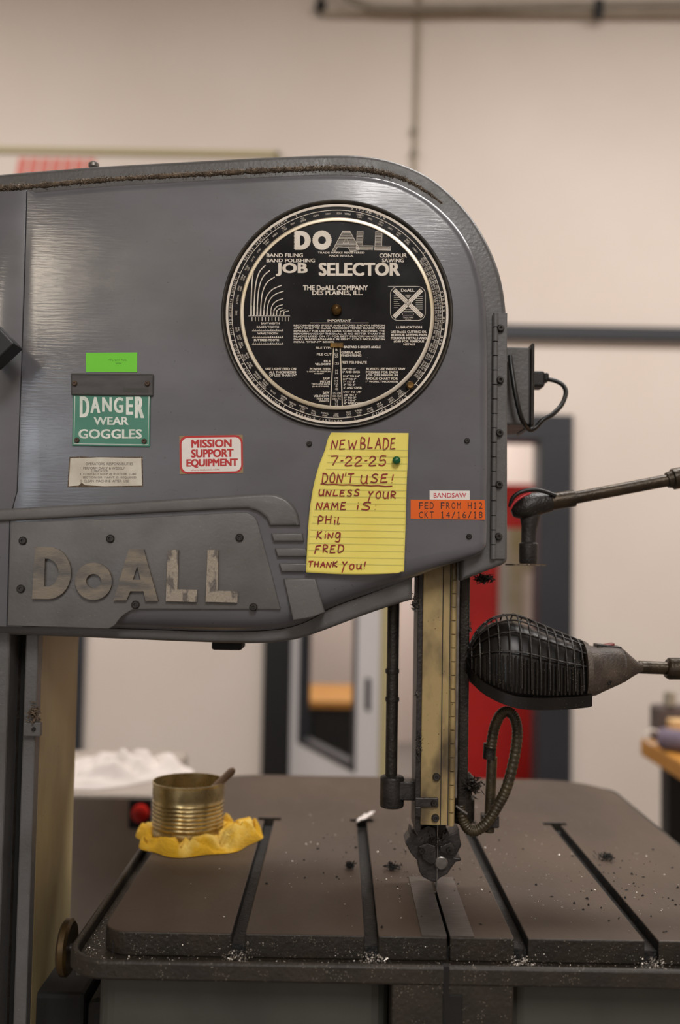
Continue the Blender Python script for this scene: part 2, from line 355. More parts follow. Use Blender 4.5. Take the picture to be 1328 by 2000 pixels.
leaf(MB(), LW, LW + .035, .01, top, .03).build('edge_seal', M['khaki'], door)
# wall trim
z1 = P(1200, 641, WY).z; z0 = P(1200, 667, WY).z
struct(MB().box(P(700, 650, WY).x, 6.5, WY - .05, WY, z0, z1).build('trim_2', M['char'], bevel=.005))
x0 = P(152, 1350, WY).x
struct(MB().box(x0 - .3, x0 + .035, WY - .03, WY, 0, 2.3).build('trim_3', M['char'], bevel=.004))

# conduits on the wall
t = thing('conduit_pipe', 'grey steel conduit running level along the top of the wall with a bend', 'pipe', P(1000, 14, WY - .05))
pts = [P(640, -60, WY - .077), P(655, -40, WY - .077), P(672, -12, WY - .077), P(695, 4, WY - .077), P(730, 13, WY - .077), P(800, 16, WY - .077), P(1000, 13, WY - .077), P(1328, 9, WY - .077), P(1600, 6, WY - .077)]
MB().tube(cr(pts, 6), .021, 12).build('pipe_run', M['pipe'], t, smooth=40)
MB().box(P(1152, 0, WY).x, P(1170, 0, WY).x, WY - .102, WY - .057, P(1160, 50, WY).z, P(1160, 18, WY).z).build('pipe_clamp', M['black'], t, bevel=.004)
t = thing('conduit_pipe', 'thin beige pipe directly under the grey conduit at the top of the wall', 'pipe', P(900, 27, WY - .03))
MB().tube([P(628, 24, WY - .042), P(1000, 27, WY - .042), P(1400, 29, WY - .042)], .011, 10).build('pipe_run', M['pipebeige'], t, smooth=40)
MB().lathe(P(627, 20, WY), (0, -1, 0), [(.03, 0), (.03, .05), (.02, .07)], 16).build('end_fitting', M['black'], t, smooth=40)
MB().box(P(623, 0, WY).x, P(631, 0, WY).x, WY - .04, WY - .001, P(627, 16, WY).z, P(627, -40, WY).z).build('hanger_rod', M['black'], t)
t = thing('conduit_pipe', 'thin upright beige conduit dropping down the wall behind the saw head', 'pipe', P(810, 320, WY - .02))
MB().tube([P(819, -60, WY - .0145), P(812, 250, WY - .0145), P(808, 360, WY - .0145)], .014, 10).build('pipe_run', M['pipebeige'], t, smooth=40)
for yy in (255, 300):
    c = P(813 - (yy / 250) * 3, yy, WY - .02); MB().lathe(c - Vector((0, 0, .016)), (0, 0, 1), [(.018, 0), (.02, .005), (.02, .027), (.018, .032)], 12).build('coupling', M['pipe'], t, smooth=40)
# poster behind, top left
t = thing('framed_poster', 'framed wall poster with a red striped picture, mostly hidden behind saw head', 'poster', P(200, 420, WY))
bx0, bx1 = -2.4, P(546, 300, WY).x; bz1 = P(300, 296, WY).z; bz0 = 2.5
MB().box(bx0, bx1, WY - .012, WY - .001, bz0, bz1).build('poster_sheet', M['wall'], t)
m_ = MB(); m_.box(bx0, bx1, WY - .03, WY - .001, bz1 - .025, bz1).box(bx0, bx1, WY - .03, WY - .001, bz0, bz0 + .025).box(bx1 - .02, bx1, WY - .03, WY - .001, bz0, bz1).box(bx0, bx0 + .02, WY - .03, WY - .001, bz0, bz1)
m_.build('poster_frame', M['khaki'], t)
for k in range(7):
    xa = P(28 + k * 22, 320, WY).x; MB().prism([(xa, bz1 - .25), (xa + .045, bz1 - .25), (xa + .075, bz1 - .052), (xa + .03, bz1 - .052)], WY - .016, WY - .0121).build('red_stripe', M['stkpink'], t)

# red cabinet in the next room
cy = 5.0
t = thing('tool_cabinet', 'tall red steel cabinet with pale door panel, beyond the doorway', 'cabinet', P(985, 1500, cy + .2))
xa, xb = P(850, 1200, cy).x, P(1120, 1200, cy).x; zt = P(1000, 945, cy).z
MB().box(xa, xb, cy, cy + .45, 0.0, zt).build('body', M['red'], t, bevel=.006)
xl, xm = P(973, 1150, cy).x, P(1060, 1150, cy).x; za, zb = P(1000, 1340, cy).z, P(1000, 1032, cy).z
MB().box(xl, xb - .02, cy - .02, cy - .0005, za, zb).build('pale_panel', M['olive'], t, bevel=.003)
MB().box(xl, P(993, 1100, cy).x, cy - .026, cy - .0205, za, zb).build('grey_strip', M['paleglass'], t)
MB().box(P(1022, 1100, cy).x, xb - .04, cy - .026, cy - .0205, P(1000, 1290, cy).z, P(1000, 1118, cy).z).build('window', M['cloth'], t)
# bench seen through the door glass
t = thing('workbench', 'wooden topped bench with dark base beyond the open white door', 'bench', (.3, 5.2, 0))
by = 4.9; q0 = P(560, 1366, by); q1 = P(720, 1400, by)
MB().box(q0.x, q1.x + .05, by, by + .85, q0.z - .05, q0.z - .005).build('bench_top', M['wood'], t, bevel=.006)
MB().box(q0.x + .08, q1.x + .03, by + .03, by + .8, 0, q0.z - .05).build('bench_base', M['basedk'], t)
# right bench
t = thing('workbench', 'wooden topped workbench with black leg at the right edge, by the wall', 'bench', (1.6, 2.0, 0))
q = P(1250, 1441, 2.0); bz = q.z
MB().box(q.x, 2.6, .9, 2.0, bz - .055, bz).build('bench_top', M['wood'], t, bevel=.008)
for lx, ly in ((q.x + .045, 1.86), (q.x + .045, .96), (2.5, 1.86), (2.5, .96)): MB().box(lx, lx + .09, ly, ly + .08, 0, bz - .055).build('leg', M['black'], t, bevel=.004)
MB().box(q.x + .14, 2.5, 1.9, 1.93, .3, bz - .06).build('back_panel', M['black'], t)
y_ = 1.72; q = PZ(1290, 1470, bz)
t = tag(MB().tube(cr([(q.x + .02, 1.80, bz + .034), (q.x + .10, 1.72, bz + .034), (q.x + .22, 1.60, bz + .034), (q.x + .32, 1.48, bz + .034)], 6), .032, 12).build('cloth_roll', M['purple'], loc=(q.x + .1, 1.7, bz), smooth=60), 'purple grey cloth roll lying on the right workbench', 'cloth')
t = tag(MB().box(q.x + .075, q.x + .6, 1.87, 1.93, bz + .001, bz + .075).build('board', M['board'], loc=(q.x + .3, 1.92, bz), bevel=.004), 'pale wooden board standing at back of the right workbench', 'board')
t = thing('bench_vise', 'dark iron vise on the right workbench behind the pale board', 'vise', (q.x + .10, 2.1, bz + .12))
v0 = P(1276, 1400, 1.95); v1 = P(1345, 1378, 1.95)
MB().box(v0.x, v1.x + .1, 1.935, 1.995, bz + .0005, v1.z).build('jaw', M['vise'], t, bevel=.012)
v2 = P(1308, 1352, 1.95); MB().lathe((v2.x, 1.95, v1.z), (0, 0, 1), [(.02, 0), (.018, v2.z - v1.z), (.012, v2.z - v1.z + .004)], 14).build('screw_post', M['pipe'], t, smooth=40)
ringc = P(1275, 1428, 1.86)
vs = cr([(ringc.x + .022 * math.cos(k * math.pi / 4), 1.86, bz + .0255 + .022 * math.sin(k * math.pi / 4)) for k in range(8)], 4, True)
tag(MB().tube(vs + [vs[0]], .0035, 8, cap=False).build('ring', M['ring'], loc=(ringc.x, 1.86, bz), smooth=60), 'small white ring standing at corner of right workbench', 'ring')

# grey machine behind column with cloth
my = 1.0; t = thing('control_cabinet', 'grey floor cabinet with red push button, behind tan saw column', 'cabinet', P(210, 1900, my + .2))
xa, xb = -1.05, P(299, 1600, my).x; zt = P(230, 1552, my).z
MB().box(xa, xb, my, my + .5, 0, zt).build('body', M['mach'], t, bevel=.008)
MB().box(P(252, 1590, my).x, P(297, 1590, my).x, my - .006, my - .0002, P(270, 1618, my).z, P(270, 1560, my).z).build('switch_plate', M['black'], t, bevel=.003)
MB().lathe(P(275, 1587, my - .006), (0, -1, 0), [(.012, 0), (.019, .004), (.019, .014), (.012, .018)], 18).build('push_button', M['redbtn'], t, smooth=40)
# crumpled cloth
cx_, cy_ = P(215, 1545, my + .12).x, my + .2
vs = []; fs = []; n_ = 40
def crumple(mb, cx, cy, z, fr, seed, n=44, hfun=None, rot=0):
    vs = []; fs = []
    for i in range(n + 1):
        for j in range(n):
            t_ = i / n; a_ = 2 * math.pi * j / n
            rr = fr(a_) * t_
            x, y = cx + rr * math.cos(a_), cy + rr * math.sin(a_)
            h = hfun(x, y, t_, a_)
            vs.append((x, y, z + h))
    for i in range(n):
        for j in range(n): fs.append((i * n + j, (i + 1) * n + j, (i + 1) * n + (j + 1) % n, i * n + (j + 1) % n))
    o = len(vs)
    for j in range(n): x, y, _ = vs[n * n + j]; vs.append((x, y, z + .0008))
    for j in range(n): fs.append((n * n + j, o + j, o + (j + 1) % n, n * n + (j + 1) % n))
    fs.append(tuple(o + j for j in range(n)))
    return mb.add(vs, fs)
def hf(x, y, t_, a_):
    f_ = abs(noise.noise((x * 14, y * 14, 3.1))) * .06 + abs(noise.noise((x * 32, y * 32, 1.7))) * .022
    return .003 + (f_ + .02) * max(0, 1 - t_ ** 3) 
tag(crumple(MB(), cx_, cy_, zt, lambda a_: .15 + .03 * math.sin(3 * a_ + 1), 1, hfun=hf).build('cloth', M['cloth'], loc=(cx_, cy_, zt), smooth=60), 'crumpled white cloth lying on top of the grey cabinet', 'cloth')

# ================================================================ BANDSAW
saw = thing('bandsaw', 'large grey vertical bandsaw with rounded head and slotted iron table', 'bandsaw', (0, .35, 0))
PY = 0.0
def xz(pts, Y): return [(v.x, v.z) for v in (P(x, y, Y) for x, y in pts)]
# --- head housing (rim)
RY = .028
toprim = cr([(-120, 353), (0, 338), (120, 328), (200, 322), (400, 311), (550, 303), (650, 300), (700, 301), (750, 308), (800, 324), (850, 351), (900, 396), (937, 445), (965, 500), (982, 555), (990, 620), (992, 700)], 5)
rest = [(992, 900), (992, 1090), (990, 1098), (980, 1104), (902, 1134), (902, 1085), (806, 1085), (806, 1171)]
botrim = cr([(806, 1171), (760, 1185), (700, 1206), (650, 1225), (620, 1236), (590, 1246), (560, 1252), (500, 1257), (400, 1255), (250, 1249), (100, 1243), (-120, 1236)], 5)
hp = toprim + rest + botrim[1:]
MB().loft(xz(hp, RY), .007, RY, .27, 5).build('head_housing', M['paintdk'], saw, smooth=40)
# --- front cover
topc = cr([(53, 371), (200, 358), (400, 346), (550, 338), (650, 335), (720, 339), (780, 353), (840, 386), (890, 432), (925, 488), (945, 555), (953, 620), (955, 720)], 6)
corner = cr([(954, 1050), (952, 1066), (944, 1078), (928, 1087)], 4)
botc = cr([(928, 1087), (892, 1099), (847, 1114), (802, 1132), (733, 1158), (680, 1177), (640, 1193), (612, 1210), (580, 1224), (540, 1233), (480, 1237), (400, 1237), (215, 1231), (14, 1224)], 5)
seam = [(20, 1018), (27, 985), (34, 960), (41, 760), (48, 560)]
fc = topc + [(955, 900)] + corner + botc[1:] + seam
def rad(p):
    if p[0] < 60 : return .0006
    return .012 + .022 * min(1, max(0, (p[1] - 1085) / 80)) if p[0] > 60 else .0006
MB().loft(xz(fc, PY), [rad(p) for p in fc], PY, RY - PY, 6).build('front_cover', M['paint'], saw, smooth=50)
lc = [(-120, 382), (0, 374.5), (51.5, 371.1), (46.5, 560), (39.5, 760), (32.5, 960), (25.5, 985), (18.5, 1018), (12.5, 1224), (-120, 1221)]
MB().loft(xz(lc, PY), .0006, PY, RY - PY, 2).build('column_cover', M['paint'], saw, smooth=50)
# dust lying on the ledge above the cover
dp = cr([(-60, 377, 1.0), (0, 373, 1), (53, 370, 1), (200, 357, 1), (400, 345, 1), (550, 337, 1), (650, 334, 1), (720, 338, 1), (780, 352, .8), (830, 378, .45), (862, 402, .12)], 40)
vsn = []; rad_ = []
for x, y, k in dp:
    p = P(x, y, .012); p.z += .0035; vsn.append(p); rad_.append(k * max(.0015, .0042 + .0016 * noise.noise((x * .05, 1, 2)) + .0022 * noise.noise((x * .33, 5, 2)) + random.uniform(-.0007, .0007)))
m_ = MB().tube(vsn, [q_ * .75 for q_ in rad_], 9)
for p, q_ in zip(vsn, rad_):
    for _ in range(7):
        d = Vector((random.uniform(-1, 1), random.uniform(-1, 1), random.uniform(-1, 1))).normalized(); c = p + Vector((random.uniform(-.001, .001), d.y * q_, d.z * q_ * random.uniform(.6, 1.25))); s_ = random.uniform(.0005, .0014)
        e = d.orthogonal().normalized() * s_; m_.add([c + e, c - e * .6 + d.cross(e) * .8, c - e * .6 - d.cross(e) * .8, c + d * s_], [(0, 1, 2), (0, 1, 3), (1, 2, 3), (2, 0, 3)])
m_.build('ledge_dust', M['grime'], saw, smooth=60, kind='stuff')
# seam lines on left bottom cover: raised band, louvres, nameplate
band = cr([(-120, 1003), (0, 994), (200, 983), (350, 974), (450, 968), (520, 964), (545, 968), (565, 979), (580, 1000), (586, 1027)], 6)
inner = [(527, 1027)] + cr([(520, 1012), (505, 1000), (490, 995), (470, 993), (350, 999), (200, 1007), (20, 1017), (-120, 1024)], 6)
m_ = MB().loft(xz(band + inner, -.006), .004, -.006, .0065, 4); m_.build('trim_band', M['plate'], saw, smooth=40)
for pts in ([(530, 1041), (590, 1041), (593.5, 1057), (534, 1057)], [(537, 1070), (597, 1070), (602, 1087), (542, 1087)], [(545, 1100), (606, 1100), (610, 1117), (550, 1117)], [(554, 1130), (616, 1130), (634, 1196), (610, 1206), (572, 1212)]):
    MB().loft(xz(pts, -.006), .002, -.006, .03, 3).build('louver', M['plate'], saw, smooth=40)
np_out = cr([(21, 1020), (200, 1014), (350, 1007), (465, 1001), (485, 1003), (500, 1014), (507, 1035)], 5) + [(530, 1120), (548, 1190)] + cr([(548, 1190), (400, 1190), (275, 1190), (250, 1196), (234, 1208), (224, 1221), (212, 1228)], 4)[1:] + [(14, 1222)]
plate = MB().loft(xz(np_out, -.003), .0012, -.003, .0035, 3).build('nameplate', M['plate'], saw, smooth=40)
for x, y in ((45, 1056), (216, 1052), (468, 1050), (41, 1150), (265, 1181), (495, 1186)): MB().bolt(x, y, -.003, 8, .003).build('screw', M['screw'], plate, smooth=40)
def off4(pts): return [(x * .497, 940 + y * .497) for x, y in pts]
def arc(cx, cy, rx, ry, a0, a1, n=14): return [(cx + rx * math.cos(R(a0 + (a1 - a0) * k / n)), cy + ry * math.sin(R(a0 + (a1 - a0) * k / n))) for k in range(n + 1)]
D = [[(143, 258)] + arc(195, 360, 88, 102, -90, 90) + [(131, 461), (136, 360)], [(181, 304)] + arc(188, 359, 47, 55, -80, 80) + [(178, 413)]]
O = [arc(371, 393, 72, 73, 0, 351, 39), arc(372, 392, 30, 28, 0, 351, 39)]
A = [[(510, 266), (567, 266), (624, 469), (575, 469), (567, 432), (515, 432), (500, 467), (450, 467)], [(542, 334), (556, 387), (525, 387)]]
L1 = [[(662, 270), (704, 270), (699, 424), (776, 426), (776, 474), (654, 470)]]
L2 = [[(818, 270), (860, 270), (857, 430), (935, 432), (934, 476), (810, 473)]]
for lp, mm in ((D, 'worn'), (O, 'worn'), (A, 'worn'), (L1, 'worn2'), (L2, 'worn2')):
    shape(MB(), [off4(q) for q in lp], -.003, .005).build('letter', M[mm], plate, bevel=.0008)
# cover rivets
for x, y in ((604, 867), (912, 861), (916, 1048)): MB().bolt(x, y, PY, 5.5, .003).build('rivet', M['screw'], saw, smooth=40)
# hinge on rim
x0, x1 = P(964, 850, RY).x, P(988, 850, RY).x; zt, zb = P(975, 612, RY).z, P(975, 1092, RY).z
h = MB().box(x0, x1, RY - .003, RY, zb, zt).build('hinge', M['paintdk'], saw, bevel=.0008)
n_ = 17
for k in range(n_):
    za = zb + (zt - zb) * k / n_; zc = zb + (zt - zb) * (k + 1) / n_ - .0012
    MB().lathe((x0 + .0005, RY - .0035, za), (0, 0, 1), [(.0036, 0), (.0036, zc - za)], 10).build('knuckle', M['paintdk'], h, smooth=40)
for x, y in ((977, 642), (976, 743), (975, 846), (974, 947), (973, 1048)): MB().bolt(x, y, RY - .003, 7.5, .006).build('screw', M['screw'], h, smooth=40)
# black lever tip at left edge, chrome bolt on top, catch under head
q = P(-6, 676, -.05)
MB().obox(q, Vector((.013, 0, .013)), Vector((0, .016, 0)), Vector((.013, 0, -.013))).build('lever_handle', M['black'], saw, bevel=.002)
MB().tube([q + Vector((-.01, .016, 0)), q + Vector((-.02, .05, 0))], .007, 10).build('lever_shaft', M['gun'], saw, smooth=40)
c = P(183, 326, .09); MB().lathe(c - Vector((0, 0, .008)), (0, 0, 1), [(.004, 0), (.004, .006), (.007, .008), (.007, .012), (.004, .0145)], 16).build('chrome_bolt', M['steel'], saw, smooth=40)
c0, c1 = P(417, 1254, .1), P(475, 1268, .1); MB().box(c0.x, c1.x, .08, .13, c1.z, c0.z + .02).build('bottom_catch', M['basedk'], saw, bevel=.003)
# electrical box on head side
e0 = P(994, 690, .13); e1 = P(1024, 838, .13)
eb = MB().box(e0.x - .012, e1.x, .09, .19, e1.z, e0.z).build('outlet_box', M['paintdk'], saw, bevel=.003)
l0 = P(1024, 690, .13); l1 = P(1031, 838, .13); MB().box(e1.x, e1.x + .0045, .085, .195, l1.z - .002, l0.z + .004).build('cover_plate', M['screw'], eb, bevel=.002)

# --- column
kx = P(77, 1260, .05).x
MB().box(-.75, P(14, 1400, .03).x, .03, .24, 0.0, 1.31).build('column_front', M['paintdk'], saw, bevel=.003)
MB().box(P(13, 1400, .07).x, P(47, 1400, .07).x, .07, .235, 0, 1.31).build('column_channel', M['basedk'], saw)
MB().box(P(45, 1400, .045).x, kx, .045, .065, .02, 1.31).build('column_flange', M['paintdk'], saw, bevel=.002)
MB().tube([Vector((P(34, 1400, .066).x, .068, .02)), Vector((P(34, 1400, .066).x, .068, 1.30))], .0016, 6).build('channel_edge', M['post'], saw)
MB().box(kx - .014, kx - .001, .066, .245, 0.0, 1.30).build('column_side', M['tanp'], saw, bevel=.003)
la = MB().box(P(48, 1410, .04).x, P(81, 1410, .04).x, .036, .0449, P(60, 1437, .04).z, P(60, 1410, .04).z).build('latch', M['paintdk'], saw, bevel=.001)
MB().bolt(66, 1424, .036, 4, .003).build('latch_screw', M['screw'], la)

# --- guide post
GY = .06
gx0, gx1 = P(824, 1360, GY).x, P(890, 1360, GY).x; gzb = P(855, 1612, GY).z
pc = MB().box(gx0, gx1, GY, GY + .006, gzb, 1.43).build('post_cover', M['yellow'], saw, bevel=.001)
xs = P(863, 1360, GY).x
MB().box(xs - .0005, xs + .0006, GY - .0004, GY + .001, gzb, 1.43).build('cover_seam', M['seam'], pc)
xh = P(884, 1360, GY).x; n_ = 22
for k in range(n_):
    za = gzb + (1.43 - gzb) * k / n_; MB().lathe((xh, GY - .001, za), (0, 0, 1), [(.0032, 0), (.0032, (1.43 - gzb) / n_ - .0014)], 10).build('hinge_knuckle', M['yellow'], pc, smooth=40)
MB().box(xh - .0048, xh - .0038, GY - .0005, GY + .001, gzb, 1.43).build('hinge_seam', M['seam'], pc)
for x, y in ((852, 1517), (847, 1568), (850, 1597)): MB().bolt(x, y, GY, 7.5, .005).build('cover_bolt', M['gun'], pc, smooth=40)
cl = MB(); q0, q1 = P(811, 1558, GY - .004), P(856, 1577, GY - .004); cl.box(q0.x, q1.x, GY - .004, GY - .0002, q1.z, q0.z); q2 = P(822, 1596, GY - .004); cl.box(q0.x, q2.x, GY - .004, GY + .02, q2.z, q1.z)
cl.build('clip', M['gun'], pc, bevel=.001); MB().bolt(847, 1568, GY - .004, 6, .004, True).build('clip_bolt', M['post'], pc)
MB().box(P(814, 1360, GY).x, P(826, 1360, GY).x, GY + .004, GY + .07, gzb - .01, 1.42).build('post_side', M['gun'], saw, bevel=.001)
MB().box(gx0 + .002, gx1, GY + .0065, GY + .06, gzb + .002, 1.42).build('post_core', M['post'], saw)
MB().box(P(891, 1360, GY).x, P(895.5, 1360, GY).x, GY + .004, GY + .05, P(895, 1560, GY).z, 1.42).build('steel_strip', M['steel'], saw)
MB().box(P(896, 1360, GY + .03).x, P(916, 1360, GY + .03).x, GY + .03, GY + .075, P(905, 1600, GY + .03).z, 1.42).build('guide_post', M['post'], saw, bevel=.002)
# blade guard rod and bracket
ry = GY + .035
rx = P(766, 1360, ry).x
MB().lathe((rx, ry, P(766, 1545, ry).z), (0, 0, 1), [(.0078, 0), (.0078, .31)], 16).build('slide_rod', M['post'], saw, smooth=40)
for yy in (1315, 1370): MB().lathe(P(766, yy, ry) - Vector((rx * 0, 0, 0)), (0, 0, 1), [(.0088, 0), (.0092, .003), (.0088, .006)], 14).build('rod_collar', M['post'], saw, smooth=40)
c_ = MB(); b0, b1 = P(742, 1517, ry), P(789, 1572, ry); c_.lathe(((b0.x + b1.x) / 2, ry, b1.z), (0, 0, 1), [(.0145, -.003), (.0155, 0), (.0155, b0.z - b1.z), (.012, b0.z - b1.z + .002)], 20)
b2, b3 = P(770, 1523, ry), P(818, 1560, ry); c_.box(b2.x, b3.x, ry - .012, ry + .012, b3.z, b2.z); c_.build('rod_clamp', M['gun'], saw, smooth=40, bevel=.0015)
# --- lower blade guide
BY = .095; bxx = .1305
def z5(pts): return [(780 + x * .1807, 1480 + y * .1807) for x, y in pts]
gp = z5([(60, 915), (85, 880), (110, 850), (122, 782), (185, 832), (225, 775), (260, 760), (320, 735), (390, 760), (410, 900), (455, 880), (470, 800), (495, 832), (520, 785), (545, 832), (600, 810), (645, 770), (656, 880), (672, 945), (640, 1010), (600, 1080), (667, 1085), (667, 1115), (608, 1130), (565, 1190), (520, 1260), (440, 1300), (400, 1345), (345, 1340), (250, 1290), (215, 1230), (200, 1120), (120, 1030)])
bg = MB().pprism(gp, BY - .012, .034).build('blade_guide', M['gun'], saw, bevel=.0012)
MB().pprism(z5([(210, 960), (300, 925), (395, 960), (400, 1130), (345, 1160), (250, 1100)]), BY - .018, .006).build('guide_plate', M['gun'], bg, bevel=.001)
MB().pprism(z5([(440, 960), (560, 915), (600, 980), (590, 1060), (520, 1050), (440, 1020)]), BY - .02, .008).build('guide_plate', M['gun'], bg, bevel=.001)
MB().lathe(P(861, 1684, BY - .012), (0, -1, 0), [(.0085, 0), (.0085, .005), (.007, .006), (.0069, .0055), (0, .0055)], 24).build('guide_roller', M['steel'], bg, smooth=40)
for x, y in ((823, 1661), (877, 1659)): MB().bolt(x, y, BY - .018, 6, .005).build('guide_screw', M['screw'], bg, smooth=40)
gb = P(850, 1630, BY); MB().box(P(822, 1630, BY).x, P(870, 1630, BY).x, BY - .005, BY + .025, P(850, 1640, BY).z, gzb + .015).build('guide_stem', M['post'], saw)
MB().box(bxx - .0005, bxx + .0005, BY - .017, BY - .003, .90, 1.3).build('saw_blade', M['steel'], saw)

# swarf clumps
def clump(c, rx_, rz_, n, size, mb=None, ry_=None):
    mb = mb or MB()
    for _ in range(n):
        p = Vector(c) + Vector((random.gauss(0, .45) * rx_, random.gauss(0, .45) * (ry_ or rx_), random.gauss(0, .45) * rz_))
        d = Vector((random.uniform(-1, 1), random.uniform(-1, 1), random.uniform(-1, 1))).normalized() * size * random.uniform(.5, 1.4)
        e = d.orthogonal().normalized() * size * random.uniform(.15, .4); f_ = d.cross(e).normalized() * size * .25
        mb.add([p - d, p + d * .2 + e, p + d * .2 - e, p + d, p + f_], [(0, 1, 4), (0, 4, 2), (1, 3, 4), (2, 4, 3), (0, 2, 1), (1, 2, 3)])
    return mb
clump(P(812, 1180, .06), .005, .011, 90, .004).build('swarf_clump', M['swarf'], saw, kind='stuff')
clump(P(818, 1455, GY), .0035, .016, 110, .003).build('swarf_clump', M['swarf'], saw, kind='stuff')
clump(P(813, 1355, GY), .002, .004, 25, .003).build('swarf_clump', M['swarf'], saw, kind='stuff')
clump(P(922, 1535, GY + .03), .013, .010, 260, .0045).build('swarf_clump', M['post'], saw, kind='stuff')
clump(P(918, 1230, GY + .03), .002, .006, 20, .003).build('swarf_clump', M['swarf'], saw, kind='stuff')
clump(P(848, 1640, BY - .012), .012, .010, 90, .0035).build('swarf_clump', M['post'], saw, kind='stuff')
clump(P(66, 1395, .04), .008, .012, 70, .004).build('swarf_clump', M['grime'], saw, kind='stuff')
clump(P(945, 1130, .08), .012, .006, 120, .005).build('swarf_clump', M['post'], saw, kind='stuff')

# --- coolant hose and fittings
HY = GY + .045
hc = cr([(897, 1568), (903, 1600), (920, 1618), (945, 1605), (968, 1572), (987, 1535), (1002, 1480), (1009, 1430), (1003, 1400), (990, 1389), (976, 1396), (964, 1422), (957, 1460)], 22)
pts = [P(x, y, HY) + Vector((0, -.012 + .00004 * (1600 - y), 0)) for x, y in hc]
hr = [.0069 + .00028 * (1 if (i // 2) % 2 else -1) for i in range(len(pts))]
hs = MB().tube(pts, hr, 12).build('coolant_hose', M['hose'], saw, smooth=60)
MB().tube([P(957, 1452, HY), P(955.5, 1482, HY)], .0085, 12).build('hose_coupling', M['post'], hs, smooth=40)
MB().tube([P(961, 1478, HY + .004), P(955, 1625, HY + .004)], .0068, 12).build('hose_pipe', M['hose'], hs, smooth=40)
q = P(960, 1600, HY); MB().box(q.x - .013, q.x + .009, HY - .008, HY + .012, P(960, 1615, HY).z, P(960, 1590, HY).z).build('pipe_bracket', M['gun'], hs, bevel=.002)
q0 = P(890, 1574, HY - .02); q1 = P(912, 1590, HY - .02); MB().tube([q0, q1], .002, 8).build('hose_rod', M['steel'], hs)
q = P(905, 1545, HY); MB().lathe(q - Vector((0, 0, .04)), (0, 0, 1), [(.012, 0), (.0145, .004), (.0145, .030), (.011, .034), (.011, .045), (.014, .047), (.014, .058), (.008, .064)], 14).build('hose_valve', M['post'], hs, smooth=40)

# --- table
TZ = .97
def cells(xb, yb, void, z0, z1):
    bm = bmesh.new(); V = {}
    def v(i, j, k):
        if (i, j, k) not in V: V[(i, j, k)] = bm.verts.new((xb[i], yb[j], z1 if k else z0))
        return V[(i, j, k)]
    nx, ny = len(xb) - 1, len(yb) - 1
    S = lambda i, j: 0 <= i < nx and 0 <= j < ny and not void((xb[i] + xb[i + 1]) / 2, (yb[j] + yb[j + 1]) / 2)
    for i in range(nx):
        for j in range(ny):
            if not S(i, j): continue
            bm.faces.new((v(i, j, 1), v(i + 1, j, 1), v(i + 1, j + 1, 1), v(i, j + 1, 1))); bm.faces.new((v(i, j, 0), v(i, j + 1, 0), v(i + 1, j + 1, 0), v(i + 1, j, 0)))
            if not S(i - 1, j): bm.faces.new((v(i, j, 0), v(i, j, 1), v(i, j + 1, 1), v(i, j + 1, 0)))
            if not S(i + 1, j): bm.faces.new((v(i + 1, j, 0), v(i + 1, j + 1, 0), v(i + 1, j + 1, 1), v(i + 1, j, 1)))
            if not S(i, j - 1): bm.faces.new((v(i, j, 0), v(i + 1, j, 0), v(i + 1, j, 1), v(i, j, 1)))
            if not S(i, j + 1): bm.faces.new((v(i, j + 1, 0), v(i, j + 1, 1), v(i + 1, j + 1, 1), v(i + 1, j + 1, 0)))
    return bm
SX = (-.104, .043, .208, .352); sw = .0075; pw = .018
XL, XR, YF, YB = -.256, .512, -.079, .745
xb = sorted([XL, XR] + [s + d for s in SX for d in (-pw, -sw, sw, pw)] + [.1265, .1295]); yb = [YF, .075, .408, .424, YB]
def void(x, y):
    for s in SX:
        if abs(x - s) < sw and y < .424: return True
        if abs(x - s) < pw and .408 < y < .424: return True
    return .1265 < x < .1295 and y < .075
bm = cells(xb, yb, void, TZ - .026, TZ)
def corner_bevel(bm, x, y, r_):
    es = [e for e in bm.edges if all(abs(v.co.x - x) < 1e-5 and abs(v.co.y - y) < 1e-5 for v in e.verts)]
    bmesh.ops.bevel(bm, geom=es, offset=r_, segments=8, profile=.5, affect='EDGES')
for x, y, r_ in ((XL, YF, .032), (XR, YF, .018), (XR, YB, .12), (XL, YB, .12)): corner_bevel(bm, x, y, r_)
me = bpy.data.meshes.new('table'); bm.to_mesh(me); bm.free()
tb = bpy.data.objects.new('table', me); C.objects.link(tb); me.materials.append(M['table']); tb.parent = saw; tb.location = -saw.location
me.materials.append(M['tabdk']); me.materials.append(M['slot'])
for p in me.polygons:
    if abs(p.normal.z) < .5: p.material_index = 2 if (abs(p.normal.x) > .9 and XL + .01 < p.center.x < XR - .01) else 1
bv = tb.modifiers.new('bevel', 'BEVEL'); bv.width = .0016; bv.segments = 2; bv.limit_method = 'ANGLE'; bv.angle_limit = R(40)
def child(mb, name, m, **k): return mb.build(name, m, tb, **k)
MB().box(XL + .012, XR - .012, YF + .006, YB - .13, TZ - .05, TZ - .013).build('slot_bed', M['slot'], tb)
xi0, xi1 = .0985, .1565
child(MB().box(xi0, .1262, YF + .001, .13, TZ, TZ + .0012), 'insert_plate', M['insert'])
child(MB().box(.1298, xi1, YF + .001, .13, TZ, TZ + .0012), 'insert_plate', M['insert'])
